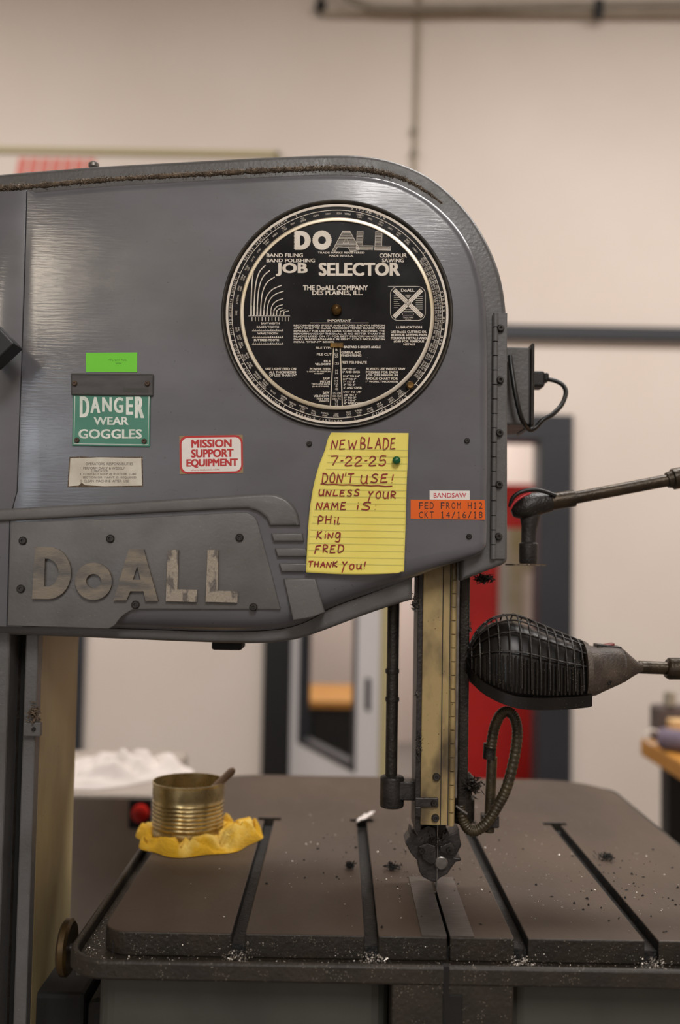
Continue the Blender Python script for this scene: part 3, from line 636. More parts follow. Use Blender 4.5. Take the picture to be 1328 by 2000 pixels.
# trough + rim around the table
LX0, LX1, LY0, LY1 = -.289, .537, -.121, .765
def rr2(x0, y0, x1, y1, r_, n=8): return rrect(x0, y0, x1, y1, r_, n)
def ringsolid(mb, outer, inner, z0, z1):
    n = len(outer); v = []
    for z in (z0, z1):
        v += [(x, y, z) for x, y in outer] + [(x, y, z) for x, y in inner]
    fs = []
    for i in range(n):
        j = (i + 1) % n
        fs += [(i, j, 2 * n + j, 2 * n + i), (n + i, 3 * n + i, 3 * n + j, n + j), (2 * n + i, 2 * n + j, 3 * n + j, 3 * n + i), (i, n + i, n + j, j)]
    return mb.add(v, fs)
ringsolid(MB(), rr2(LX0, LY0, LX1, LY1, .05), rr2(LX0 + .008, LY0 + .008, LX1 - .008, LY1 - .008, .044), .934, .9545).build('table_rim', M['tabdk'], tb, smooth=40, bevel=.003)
pts = rr2(LX0 + .009, LY0 + .009, LX1 - .009, LY1 - .009, .043)
n_ = len(pts); MB().add([(x, y, .937) for x, y in pts] + [(x, y, .9435) for x, y in pts], [tuple(range(n_)), tuple(range(n_, 2 * n_))] + [(i, (i + 1) % n_, n_ + (i + 1) % n_, n_ + i) for i in range(n_)]).build('coolant_trough', M['tabdk'], tb)
gx = .1215
MB().box(gx - .003, gx + .003, LY0 - .0006, LY0 + .0086, .92, .9549).box(gx - .003, gx + .003, LY0 + .0088, YF - .0005, .92, .9439).build('rim_gap_shade', M['basedk'], tb)  # rim is uncut; a dark flush strip gives the shade of the gap
# front casting under the rim
def xat(px, y, z=.9): return PZ(px, 1960, .9).x if y is None else P(px, 1960, y).x
fy = -.1195
MB().box(P(765, 1960, fy).x, P(1003, 1960, fy).x, fy, .0, .70, .937).build('table_bracket', M['tabdk'], tb, bevel=.002)
MB().box(P(864, 1960, fy).x, P(904, 1960, fy).x, fy - .0015, fy + .02, .70, P(880, 1941, fy).z).build('bracket_slot_shade', M['basedk'], tb, bevel=.002)  # solid dark block on the bracket, coloured as the shade inside a slot
MB().box(P(188, 1960, -.075).x, P(765, 1960, fy).x, -.075, .55, .84, .937).build('table_apron', M['baseg'], tb, bevel=.02, bseg=4)
MB().box(P(1003, 1960, fy).x, LX1 - .02, -.075, .55, .84, .937).build('table_apron', M['baseg'], tb, bevel=.02, bseg=4)
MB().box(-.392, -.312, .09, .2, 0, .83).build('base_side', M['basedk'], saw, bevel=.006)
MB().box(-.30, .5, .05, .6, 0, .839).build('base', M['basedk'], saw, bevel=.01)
# brass hand wheel left of table
c = P(131, 1850, -.02); hw = MB().lathe(c, (1, 0, 0), [(.006, -.004), (.028, -.006), (.032, -.003), (.032, .003), (.028, .006), (.006, .004)], 28).build('hand_wheel', M['oldbrass'], saw, smooth=40)
MB().tube([c + Vector((0, 0, 0)), c + Vector((.09, 0, -.012))], .005, 10).build('wheel_shaft', M['gun'], hw, smooth=40)
MB().tube([P(150, 1882, .0), P(185, 1880, .0)], .004, 8).tube([P(150, 1898, .0), P(185, 1896, .0)], .004, 8).build('wheel_rod', M['steel'], hw, smooth=40)

# ================================================================ JOB SELECTOR DIAL
DC = (658.5, 613.8); dc = P(*DC, 0); sc = 1.2135 / FOC
dial = thing('job_selector_dial', 'round black metal job selector dial with cream lettering and bright rims', 'dial', dc)
def dl(prof, name, m, par=dial, n=96): return MB().lathe(dc, (0, -1, 0), [(r_ * sc, h) for r_, h in prof], n).build(name, m, par, smooth=35)
def dring(ri, ro, h0, h1, name, m, par=dial): return MB().lathe(dc, (0, -1, 0), [(ro * sc, h0), (ro * sc, h1), (ri * sc, h1), (ri * sc, h0)], 96, True).build(name, m, par, smooth=35)
MB().lathe(dc, (0, -1, 0), [(r_ * sc, h) for r_, h in ((226.5, .0), (226, .0035), (224, .0055), (221.5, .0055), (219, .0042), (218.5, 0))], 96, True).build('bezel', M['bezel'], dial, smooth=50)
sr = dl([(218.4, .0002), (218.4, .003), (0, .003)], 'scale_plate', M['dialblk'])
dring(212.3, 216.9, .003, .0036, 'outer_line', M['ink'])
dring(204.5, 205.6, .003, .0033, 'inner_line', M['ink'])
disc = dl([(188, .0031), (188, .005), (0, .005)], 'selector_disc', M['dialblk'])
MB().lathe(dc, (0, -1, 0), [(r_ * sc, h) for r_, h in ((189.5, .0031), (189, .0062), (186.5, .0068), (182, .0066), (181.5, .005), (181.5, .0031))], 96, True).build('disc_rim', M['silver'], dial, smooth=50)
TY = -.0054
def zz(x, y): return (420 + x * .36145, 380 + y * .36154)
def tx(mb, t, x0, y0, x1, y1, bold=.03, Y=TY):
    a0, b0 = zz(x0, y0); a1, b1 = zz(x1, y1); return mb.text(t, (a0, b0, a1, b1), Y, bold)
# title
m_ = MB()
teeth = lambda x, y0, y1, n, d: [(x + (0 if k % 2 else -d), y0 + (y1 - y0) * k / n) for k in range(n + 1)]
Do = teeth(432, 298, 197, 26, 7) + arc(455, 247, 63, 50, -85, 85, 20)
Do = [(432, 197)] + arc(462, 248, 55, 51, -90, 90, 20) + [(432, 299)] + teeth(432, 299, 197, 26, 7)[1:-1]
Di = [(459, 222)] + arc(463, 248, 22, 27, -85, 85, 12) + [(459, 275)]
Oo = [(578 + (50 if k % 2 else 54) * math.cos(2 * math.pi * k / 64), 247 + (50 if k % 2 else 54) * math.sin(2 * math.pi * k / 64)) for k in range(64)]
Oi = circ(578, 247, 21, 30)
for lp in ((Do, Di), (Oo, Oi)): shape(m_, [[zz(x, y) for x, y in q] for q in lp], TY + .0004, .0004)
tx(m_, 'JOB', 328, 370, 500, 440, .05); tx(m_, 'SELECTOR', 560, 368, 1000, 439, .05)
AA = [(690, 197), (728, 197), (783, 297), (733, 311), (718, 284), (662, 282), (650, 308), (632, 306)]
AL = [(768, 199), (800, 199), (797, 275), (855, 277), (852, 298), (762, 297)]
AM = [(868, 199), (903, 199), (900, 277), (950, 279), (948, 301), (862, 299)]
for lp in (AA, AL, AM):
    lp = [zz(x, y) for x, y in lp]; m_.ribbon(lp, .9, TY, True)
    ys = [p[1] for p in lp]; y = min(ys) + 1.2
    while y < max(ys):
        xsn = []
        for i in range(len(lp)):
            (xa_, ya), (xb_, yb_) = lp[i], lp[(i + 1) % len(lp)]
            if (ya <= y) != (yb_ <= y): xsn.append(xa_ + (y - ya) / (yb_ - ya) * (xb_ - xa_))
        xsn.sort()
        for k in range(0, len(xsn) - 1, 2): m_.ribbon([(xsn[k], y), (xsn[k + 1], y)], .75, TY)
        y += 2.3
m_.ribbon([zz(*p) for p in ((708, 232), (722, 262), (692, 262))], .8, TY, True)
m_.build('title_lettering', M['ink'], dial)
m_ = MB()
for t_, x0, y0, x1, y1 in (('TRADE MARKS REGISTERED', 555, 309, 808, 319), ('MADE IN U.S.A.', 615, 325, 748, 336), ('BAND FILING', 278, 318, 475, 338), ('BAND POLISHING', 278, 346, 540, 366), ('CONTOUR', 888, 318, 1036, 340), ('SAWING', 902, 345, 1020, 366),
        ('THE DoALL COMPANY', 475, 490, 826, 517), ('DES PLAINES, ILL.', 525, 519, 798, 546), ('SAW WIDTH', 247, 690, 348, 701), ('RAKER TOOTH', 225, 710, 345, 721), ('WAVE TOOTH', 228, 745, 340, 756), ('BUTTRESS TOOTH', 210, 780, 345, 792),
        ('LUBRICATION', 978, 710, 1118, 723), ('USE DoALL CUTTING OIL', 950, 735, 1144, 748), ('#120 FOR SAWING NON', 950, 752, 1144, 765), ('FERROUS METALS AND', 950, 769, 1144, 782), ('#240 FOR FERROUS', 965, 787, 1130, 800), ('METALS', 1018, 803, 1080, 815),
        ('IMPORTANT', 608, 675, 735, 688), ('RECOMMENDED SPEEDS AND PITCHES SHOWN HEREON', 425, 702, 918, 712), ('APPLY ONLY TO DoALL PRECISION TESTED BLADES MADE', 425, 717, 918, 727), ('ESPECIALLY FOR USE ON DoALL CONTOUR MACHINES. THE', 425, 732, 918, 742), ('PERFORMANCE OF THE DoALL IS NO BETTER THAN THE', 425, 747, 918, 757), ('BLADES USED ON IT. FOR BEST PERFORMANCE USE', 425, 761, 918, 771), ('DoALL BLADES AVAILABLE IN 100 FT. COILS PACKAGED IN', 425, 776, 918, 786), ('METAL "STRIP-IT" BOXES.', 425, 791, 645, 801),
        ('FILE TYPE', 545, 822, 630, 834), ('FILE CUT', 550, 857, 630, 870), ('FILE', 588, 894, 625, 906), ('VELOCITY', 540, 910, 626, 922), ('POWER FEED', 512, 936, 622, 949), ('L-LIGHT M-MEDIUM', 497, 952, 622, 960), ('H-HEAVY', 535, 963, 588, 971), ('SAW', 583, 987, 620, 1000), ('PITCH', 568, 1005, 620, 1018), ('TEETH PER INCH', 520, 1020, 620, 1028), ('(B-BUTTRESS)', 525, 1033, 615, 1041), ('SAW', 582, 1064, 618, 1077), ('VELOCITY', 532, 1082, 617, 1095), ('FEET PER', 550, 1100, 617, 1108), ('MINUTE', 562, 1112, 615, 1120),
        ('B-BASTARD S-SHORT ANGLE', 682, 817, 895, 830), ('GENERAL AND', 682, 846, 788, 859), ('FINISH FILING', 682, 862, 790, 875), ('FEET PER MINUTE', 684, 900, 820, 914), ('1/4" TO 1"', 690, 937, 760, 949), ('1" AND OVER', 690, 952, 783, 964), ('1/16" TO 1/4"', 692, 975, 782, 987), ('1/4" TO 1"', 692, 992, 762, 1003), ('1" TO 3"', 694, 1007, 758, 1018), ('3" TO 6"', 694, 1022, 758, 1033), ('6" AND OVER', 694, 1037, 793, 1049), ('1/16" TO 1/4"', 694, 1060, 790, 1072), ('1/4" TO 1"', 696, 1077, 768, 1088), ('1" TO 3"', 698, 1092, 762, 1103), ('3" TO 6"', 698, 1106, 762, 1117), ('6" AND OVER', 698, 1121, 800, 1133),
        ('USE LIGHT FEED ON', 273, 935, 438, 948), ('ALL THICKNESSES', 292, 953, 438, 966), ('OF LESS THAN 1/4"', 293, 970, 440, 983), ('ALWAYS USE WIDEST SAW', 815, 935, 1028, 948), ('POSSIBLE FOR EACH', 815, 953, 988, 966), ('JOB (SEE MINIMUM', 815, 971, 988, 984), ('RADIUS CHART FOR', 815, 988, 988, 1001), ('1" WORK THICKNESS)', 815, 1006, 988, 1018)):
    tx(m_, t_, x0, y0, x1, y1, .035 if y1 - y0 > 15 else .04)
m_.ribbon([zz(513, 693), zz(830, 693)], .9, TY)
m_.build('instruction_lettering', M['ink'], dial)
# radius chart
m_ = MB(); base = 655
ends = ((232, 360, 187), (272, 382, 203), (296, 410, 220), (322, 445, 238), (360, 490, 255), (370, 522, 272), (368, 563, 292), (366, 595, 308), (366, 612, 323), (382, 622, 342), (400, 628, 362))
for i, (ex, ey, sx) in enumerate(ends):
    c_ = [(sx + 6, base), (sx + 6 + (ex - sx) * .12, base - (base - ey) * .55), (sx + (ex - sx) * .5, base - (base - ey) * .85), (ex, ey)]
    m_.ribbon([zz(*p) for p in cr(c_, 8)], max(1.0, 2.2 - .1 * i), TY)
    m_.ribbon([zz(sx + 10, 600 + i * 3), zz(sx + 10, 650)], 1.6, TY)
for k in range(12): m_.ribbon([zz(200 + k * 18, 662), zz(200 + k * 18, 684)], 1.2, TY)
m_.ribbon([zz(180, 656), zz(405, 656)], 1.0, TY)
for y in (732, 768, 804):
    m_.ribbon([zz(200, y + 5), zz(368, y + 5)], 1.0, TY)
    for k in range(16):
        a0 = 200 + k * 10.5; s = shape(m_, [[zz(a0, y + 6), zz(a0 + 8, y + 6), zz(a0 + 9, y - 6 + (k % 3) * 2)]], TY + .0002, .0002)
m_.build('chart_lettering', M['ink'], dial)
# crossed emblem
m_ = MB(); em = [zz(x, y) for x, y in rrect(948, 497, 1136, 680, 40, 6)]; m_.ribbon(em, .9, TY, True)
m_.ribbon([zz(935, 496), zz(1085, 496)], .7, TY)
for s0, s1 in (((968, 515), (1120, 660)), ((1116, 515), (966, 662))):
    (ax_, ay_), (bx_, by_) = zz(*s0), zz(*s1); dx, dy = bx_ - ax_, by_ - ay_; l = math.hypot(dx, dy); nx, ny = -dy / l, dx / l
    for o_, w_ in ((-3.0, 2.2), (0, 2.6), (3.0, 2.2)): m_.ribbon([(ax_ + nx * o_, ay_ + ny * o_), (bx_ + nx * o_, by_ + ny * o_)], w_, TY - .0002)
tx(m_, 'DoALL', 1005, 508, 1078, 525, .03)
m_.ribbon([zz(x, y) for x, y in rrect(1012, 640, 1072, 652, 5, 3)], .8, TY, True)
for k in range(4): m_.ribbon([zz(1030 - k * 3, 545 + k * 5), zz(1056 + k * 3, 545 + k * 5)][::-1] if False else [zz(1026 + k * 4, 543 + k * 5), zz(1060 - k * 4, 543 + k * 5)], .8, TY)
for k in range(7):
    m_.ribbon([zz(966, 545 + k * 11), zz(990 + (k % 3) * 6, 545 + k * 11)], .6, TY); m_.ribbon([zz(1084, 552 + k * 11), zz(1122, 552 + k * 11)], .6, TY)
for k in range(3): m_.ribbon([zz(1030 - k * 6, 612 + k * 9), zz(1056 + k * 6, 612 + k * 9)], .7, TY)
tx(m_, 'TRADE MARK', 1015, 660, 1072, 668, .01); tx(m_, 'U.S.A.', 1028, 670, 1060, 677, .01)
m_.build('emblem', M['ink'], dial)
# window frame and values
m_ = MB(); m_.ribbon([zz(*p) for p in ((641, 822), (676, 822), (688, 1150), (622, 1150))], 1.9, TY, True)
m_.build('window_outline', M['silver'], dial)
m_ = MB()
for t_, y0, y1, hw_ in (('B', 832, 846, 5), ('12', 855, 867, 9), ('20', 869, 881, 9), ('125', 906, 919, 14), ('M', 945, 956, 6), ('H', 960, 971, 6), ('18', 987, 998, 9), ('14', 1001, 1012, 9), ('12', 1015, 1026, 9), ('8', 1030, 1041, 5), ('4B', 1045, 1056, 9), ('175-200', 1068, 1079, 24), ('100-150', 1083, 1094, 24), ('100-75', 1098, 1109, 22), ('75', 1113, 1124, 9), ('75', 1128, 1139, 9)):
    tx(m_, t_, 656 - hw_, y0, 656 + hw_, y1, .012)
m_.build('value_lettering', M['ink'], dial)
x_, y_2 = zz(658, 815); q = P(x_, y_2, -.0055); MB().box(q.x - .008, q.x + .008, q.y - .002, q.y, q.z - .003, q.z + .003).build('window_tab', M['brass'], dial, bevel=.0005)
# ring lettering
TY2 = -.0034
def ringtext(mb, t_, phi, rr, w_, h_, bold=.012):
    V, Fc = glyphs(t_); ph = R(phi); c_, s_ = math.cos(ph), math.sin(ph); vs = []
    for u, v in V:
        a_ = (u - .5) * w_; b_ = rr - (v - .5) * h_
        vs.append(P(DC[0] + b_ * s_ + a_ * c_, DC[1] + b_ * c_ - a_ * s_, TY2))
    mb.add(vs, Fc)
def arctext(mb, t_, phi, rr, span, h_):
    n = len(t_)
    for i, ch in enumerate(t_):
        if ch == ' ': continue
        wd = R(span) / n * rr * .62
        ringtext(mb, ch, phi + span * ((i + .5) / n - .5), rr, wd * (.35 if ch == 'I' else 1), h_, .02)
m_ = MB()
for t_, ph, sp in (('FERROUS CASTINGS', -10, 26), ('OTHER STEELS', 29.8, 22), ('SAE & NE STEELS', 88, 30), ('COPPER & COPPER BASE ALLOYS', -53, 42), ('RAW METALS', 163, 20), ('RUBBER & NATURAL RESINS', -136, 32), ('ALUMINUM & MAGNESIUM DIE CAST', -94.5, 32)): arctext(m_, t_, ph, 208.9, sp, 4.6)
def fromz(x, y): return math.degrees(math.atan2(x - 660, y - 647))
words = [('CAST STEEL', 655, 1190), ('GRAY CAST IRON', 722, 1185), ('TUBING THIN WALL', 777, 1180), ('ARMOR PLATE', 835, 1155), ('18-8 STAIN LESS', 890, 1137), ('HIGH SPEED', 948, 1105), ('TOOL STEEL GENERAL', 1005, 1075), ('NICKEL IRON', 595, 1180), ('MALL IRON', 535, 1168), ('AMERICAN CAST IRON', 475, 1155), ('MEEHAN ITE', 418, 1130), ('COPPER BERY HARD', 370, 1100), ('BRASS', 318, 1062), ('BRONZE TOBIN MULTIPLE', 265, 1022), ('PHOSPHOR BRONZE', 222, 985), ('ALUM BRONZE', 182, 925), ('BERYL ALUM BRONZE', 155, 880), ('BELL COPPER', 130, 815), ('LEAD ZINC', 118, 775), ('DIE CAST', 112, 730), ('ZINC', 108, 640), ('TENZALOY', 112, 565), ('MAGN CAST', 122, 505), ('ALUM SHEET', 140, 445), ('DOW METAL', 165, 395), ('SLATE', 200, 345), ('MICA', 232, 300), ('HARD RUBBER', 280, 260), ('FIBER', 320, 215), ('FELT CORK', 370, 180), ('WOOD', 420, 158), ('ASBES TOS', 475, 135), ('PAPER', 545, 115), ('HORN', 610, 108), ('HIDE', 670, 106), ('FIBER', 715, 110), ('SOFT RUBBER', 780, 120), ('CORK', 835, 138), ('WOOD HARD', 895, 160), ('LEAD', 945, 185), ('TIN ZINC', 990, 215), ('BRASS TUBE', 1035, 258), ('CARBON', 1075, 305)]
for t_, x, y in words:
    ls = t_.split(); ph = fromz(x, y)
    for k, l_ in enumerate(ls): ringtext(m_, l_, ph, 197 + (k - (len(ls) - 1) / 2) * 4.6, min(20, 2.3 * len(l_)), 3.3, .01)
nums = ['CARBON/SAE 1020/SAE 1030', 'SAE 1035/SAE 1045/NE 1050', 'NICKEL/SAE 2315/SAE 2345', 'SAE 3115/SAE 3145/NE 3250', 'MOLYB/SAE 4130/SAE 4150', 'SAE 4615/SAE 4640/NE 4820', 'CHROM/SAE 5120/SAE 5150', 'SAE 51210/SAE 52100/NE 52100', 'VAN/SAE 6145/SAE 6150', 'SAE FAM/SAE 9255/SAE 9260', 'T1330/T1340/T1350', 'TI MANG/NE 8339/NE 8262', 'NE 8024/NE 8949/NE 9440']
for k, t_ in enumerate(nums):
    ph = 121 - k * 5.6
    for j, l_ in enumerate(t_.split('/')): ringtext(m_, l_, ph, 193 + j * 4.4, 2.3 * len(l_), 3.3, .01)
for x, y in ((437, 110), (1145, 305), (1098, 1035), (757, 1218), (370, 1150), (92, 790), (122, 420)):
    ph = R(fromz(x, y)); m_.ribbon([(DC[0] + rr * math.sin(ph), DC[1] + rr * math.cos(ph)) for rr in (205, 213)], 1, TY2)
m_.build('ring_lettering', M['ink'], dial)
MB().lathe(P(657, 606.5, -.005), (0, -1, 0), [(.006, 0), (.0068, .003), (.0062, .007), (.004, .0095), (0, .0105)], 20).build('center_knob', M['brass'], dial, smooth=60)
x_, y_2 = zz(1053, 1033); MB().lathe(P(x_, y_2, -.0065), (0, -1, 0), [(.0046, 0), (.005, .003), (.0046, .006), (.0035, .0075), (.001, .0072)], 18).build('rim_knob', M['brass'], dial, smooth=60)

# ================================================================ SIGNS AND LABELS ON THE HEAD
def z3(x, y): return (100 + x * .3163, 670 + y * .3163)
def q3(*p): return [z3(*a_) for a_ in p]
t = thing('danger_sign', 'green metal danger wear goggles sign with dark top bar, screwed to saw head', 'sign', P(217, 870, 0))
MB().pprism(q3((136, 318), (612, 320), (608, 640), (128, 634)), -.0022, .0021).build('sign_plate', M['sgreen'], t, bevel=.0006)
MB().pprism(q3((122, 186), (630, 190), (627, 326), (122, 320)), -.0042, .0041).build('top_bar', M['sframe'], t, bevel=.001)
m_ = MB(); m_.ribbon(q3((128, 192), (624, 196), (621, 320), (128, 314)), 2.2, -.0046, True); m_.build('bar_border', M['baseg'], t)
m_ = MB(); m_.ribbon(q3((446, 291), (600, 292)), 8, -.0044); m_.build('maker_strip', M['baseg'], t)
m_ = MB(); m_.ribbon(q3((146, 328), (140, 622), (598, 628), (604, 328)), 1.3, -.0025)
for ch, x0, x1, y0, y1 in (('D', 176, 236, 330, 459), ('A', 242, 303, 333, 432), ('N', 314, 374, 335, 424), ('G', 386, 446, 335, 432), ('E', 462, 506, 333, 442), ('R', 516, 574, 330, 463)):
    a0 = z3(x0, y0); a1 = z3(x1, y1); m_.text(ch, (*a0, *a1), -.0025, .035)
for t_, x0, y0, x1, y1 in (('WEAR', 262, 456, 478, 506), ('GOGGLES', 168, 532, 560, 590)): m_.text(t_, (*z3(x0, y0), *z3(x1, y1)), -.0025, .04)
m_.build('sign_lettering', M['sink'], t)
for x, y, Y_ in ((146, 250, -.0042), (594, 251, -.0042), (160, 600, -.0022), (575, 606, -.0022)): a0 = z3(x, y); MB().bolt(*a0, Y_, 5, .003).build('screw', M['rivet'], t, smooth=40)

def sticker(name, label, cat, poly, m, Y=-.0006):
    c_ = P(sum(p[0] for p in poly) / len(poly), max(p[1] for p in poly), 0)
    t = thing(name, label, cat, c_); MB().pprism(poly, Y, -Y - .00005).build('backing', m, t); return t
t = sticker('tape_label', 'bright neon green tape label above the danger sign', 'label', [(167.5, 689), (268, 688.5), (267.5, 727), (168, 726.5)], M['neon'])
m_ = MB()
for k in range(3):
    x0 = 211 + k * 13; m_.ribbon([(x0 + i * 1.4, 703 + (1.6 if i % 2 else -1.4) + random.uniform(-.6, .6)) for i in range(8)], .7, -.0008)
m_.ribbon([(226 + i * 1.4, 709.5 + (1.4 if i % 2 else -1.2)) for i in range(9)], .7, -.0008)
m_.build('pen_marks', M['pen'], t)
t = sticker('notice_label', 'stained white operator notice label with typed lines below danger sign', 'label', q3((118, 712), (300, 706), (556, 710), (560, 880), (330, 884), (210, 878), (188, 862), (170, 880), (108, 884)), M['paperw'])
MB().pprism(q3((112, 704), (190, 700), (240, 704), (564, 703), (567, 888), (100, 890)), -.0003, .00025).build('dirty_edge', M['grime'], t)
m_ = MB()
for t_, x0, y0, x1, y1 in (('OPERATORS  RESPONSIBILITIES', 212, 738, 505, 754), ('1  PERFORM DAILY & WEEKLY', 178, 765, 455, 780), ('LUBRICATION', 250, 783, 352, 797), ('2  CONTACT SHOP @ IF OTHER  LUBE', 176, 803, 525, 818), ('SECTION OR  MAINT. IS  REQUIRED', 195, 823, 525, 838), ('3  CLEAN  MACHINE  AFTER  USE', 180, 845, 480, 860)): m_.text(t_, (*z3(x0, y0), *z3(x1, y1)), -.0008, .004)
m_.build('label_lettering', M['lblink'], t)
sk = rrect(792, 568, 1184, 806, 30, 5)
tilt = lambda p: z3(p[0] + (p[1] - 690) * .012, p[1] - (p[0] - 988) * .018 + 0)
t = sticker('equipment_sticker', 'red and white mission support equipment sticker', 'sticker', [tilt(p) for p in rrect(792, 570, 1184, 806, 4, 2)], M['tan'])
MB().pprism([tilt(p) for p in rrect(793, 571, 1183, 805, 48, 6)], -.0008, .0002).build('red_border', M['stkred'], t)
MB().pprism([tilt(p) for p in rrect(806, 584, 1172, 794, 38, 6)], -.0010, .0002).build('white_field', M['stk'], t)
m_ = MB()
for t_, x0, y0, x1, y1 in (('MISSION', 866, 594, 1115, 645), ('SUPPORT', 864, 655, 1126, 706), ('EQUIPMENT', 834, 715, 1152, 769), ('LEWIS RESEARCH CTR', 862, 779, 1040, 787)):
    a0 = tilt((x0, y0)); a1 = tilt((x1, y1)); dy_ = -(x1 - x0) * .018 * .3163; h_ = (y1 - y0) * .3163
    m_.text(t_, (a0[0], a0[1], a1[0], a0[1] + h_), -.0012, .05 if y1 - y0 > 20 else 0, skew=dy_)
m_.build('sticker_lettering', M['stkred'], t)
t = sticker('tape_label', 'white bandsaw name label with red letters above orange tape', 'label', [(839, 958), (917.5, 958.5), (917.5, 976.5), (839, 975.5)], M['stk'])
def zf(x, y): return (560 + x * .3464, 820 + y * .3464)
MB().text('BANDSAW', (*zf(828, 412), *zf(1012, 439)), -.0008, .01).build('label_lettering', M['pink'], t)
t = sticker('tape_label', 'bright orange circuit label with black text near lower right of cover', 'label', [(802, 976), (947, 976.5), (947.5, 1015), (802, 1013)], M['orange'])
m_ = MB()
for ls, y0 in (('FED FROM H12', 465), ('CKT 14/16/18', 517)):
    for i, ch in enumerate(ls):
        if ch == '1':
            xa_ = 746 + i * 30.6; m_.ribbon([zf(xa_ + 10, y0), zf(xa_ + 10, y0 + 37)], 1.5, -.0008); m_.ribbon([zf(xa_ + 10, y0 + 1), zf(xa_ + 3, y0 + 8)], 1.2, -.0008); m_.ribbon([zf(xa_ + 3, y0 + 36), zf(xa_ + 17, y0 + 36)], 1.2, -.0008)
        elif ch != ' ':
            xa_ = 746 + i * 30.6; w_ = 12 if ch == '1' else 21; o_ = 3 if ch == '1' else 0
            m_.text(ch, (*zf(xa_ + o_, y0), *zf(xa_ + o_ + w_, y0 + 37)), -.0008, .0)
m_.build('label_lettering', M['blkink'], t)

# ---- handwritten note
note = thing('paper_note', 'yellow ruled paper note with red handwriting held to saw head', 'note', P(695, 1120, 0))
edgeL = cr([(647, 845), (640, 858), (634, 880), (622, 912), (612, 950), (605, 995), (601, 1045), (597.5, 1118)], 8)
edgeR = cr([(798, 846), (797, 872), (796, 905), (794, 950), (793, 986), (791.5, 1040), (790, 1085), (789, 1119)], 8)
def atl(E, v):
    y = v
    return E
nv = 56; nu = 30; vs = []; fs = []
def samp(E, t_):
    k = t_ * (len(E) - 1); i = min(int(k), len(E) - 2); f_ = k - i; return (E[i][0] + (E[i + 1][0] - E[i][0]) * f_, E[i][1] + (E[i + 1][1] - E[i][1]) * f_)
def notey(u, v): return -.0088 + .0016 * math.sin(v * 9 + u * 2) * (1 - u) - .004 * max(0, .25 - u) - .006 * max(0, u - .93) * max(0, v - .9) * 10 + .0018 * u
for j in range(nv + 1):
    v = j / nv; a_ = samp(edgeL, v); b_ = samp(edgeR, v)
    for i in range(nu + 1):
        u = i / nu; px, py = a_[0] + (b_[0] - a_[0]) * u, a_[1] + (b_[1] - a_[1]) * u + (3.5 * math.sin(u * math.pi) if v > .97 else 0)
        if u > .96 and v > .985: py -= 3
        vs.append(P(px, py, notey(u, v)))
for j in range(nv):
    for i in range(nu): k = j * (nu + 1) + i; fs.append((k, k + 1, k + nu + 2, k + nu + 1))
ns = MB().add(vs, fs).build('paper_sheet', M['note'], note, smooth=80)
sd = ns.modifiers.new('solid', 'SOLIDIFY'); sd.thickness = .0003; sd.offset = 0
def ony(px, py):
    lo_, hi_ = 0.0, 1.0
    for _ in range(14):
        k = (lo_ + hi_) / 2; a_ = samp(edgeL, k); b_ = samp(edgeR, k); u = (px - a_[0]) / (b_[0] - a_[0])
        if a_[1] + (b_[1] - a_[1]) * u < py: lo_ = k
        else: hi_ = k
    return notey(u, k) - .0004
def inkline(mb, pts, wpx):
    m = len(pts); vs = []
    for i in range(m):
        a_ = pts[max(0, i - 1)]; b_ = pts[min(m - 1, i + 1)]; dx, dy = b_[0] - a_[0], b_[1] - a_[1]; l = math.hypot(dx, dy) or 1
        nx, ny = -dy / l * wpx / 2, dx / l * wpx / 2; Y = ony(*pts[i]) - .0008; vs += [P(pts[i][0] + nx, pts[i][1] + ny, Y), P(pts[i][0] - nx, pts[i][1] - ny, Y)]
    mb.add(vs, [(2 * i, 2 * i + 1, 2 * i + 3, 2 * i + 2) for i in range(m - 1)])
m_ = MB(); y = 878
while y < 1112:
    k = (y - 846) / 272; a_ = samp(edgeL, k); b_ = samp(edgeR, k)
    inkline(m_, [(a_[0] + 1 + (b_[0] - a_[0] - 2) * i / 16, y - 1.5 + 3 * i / 16) for i in range(17)], .55); y += 13.2
m_.build('ruled_lines', M['rule'], note)
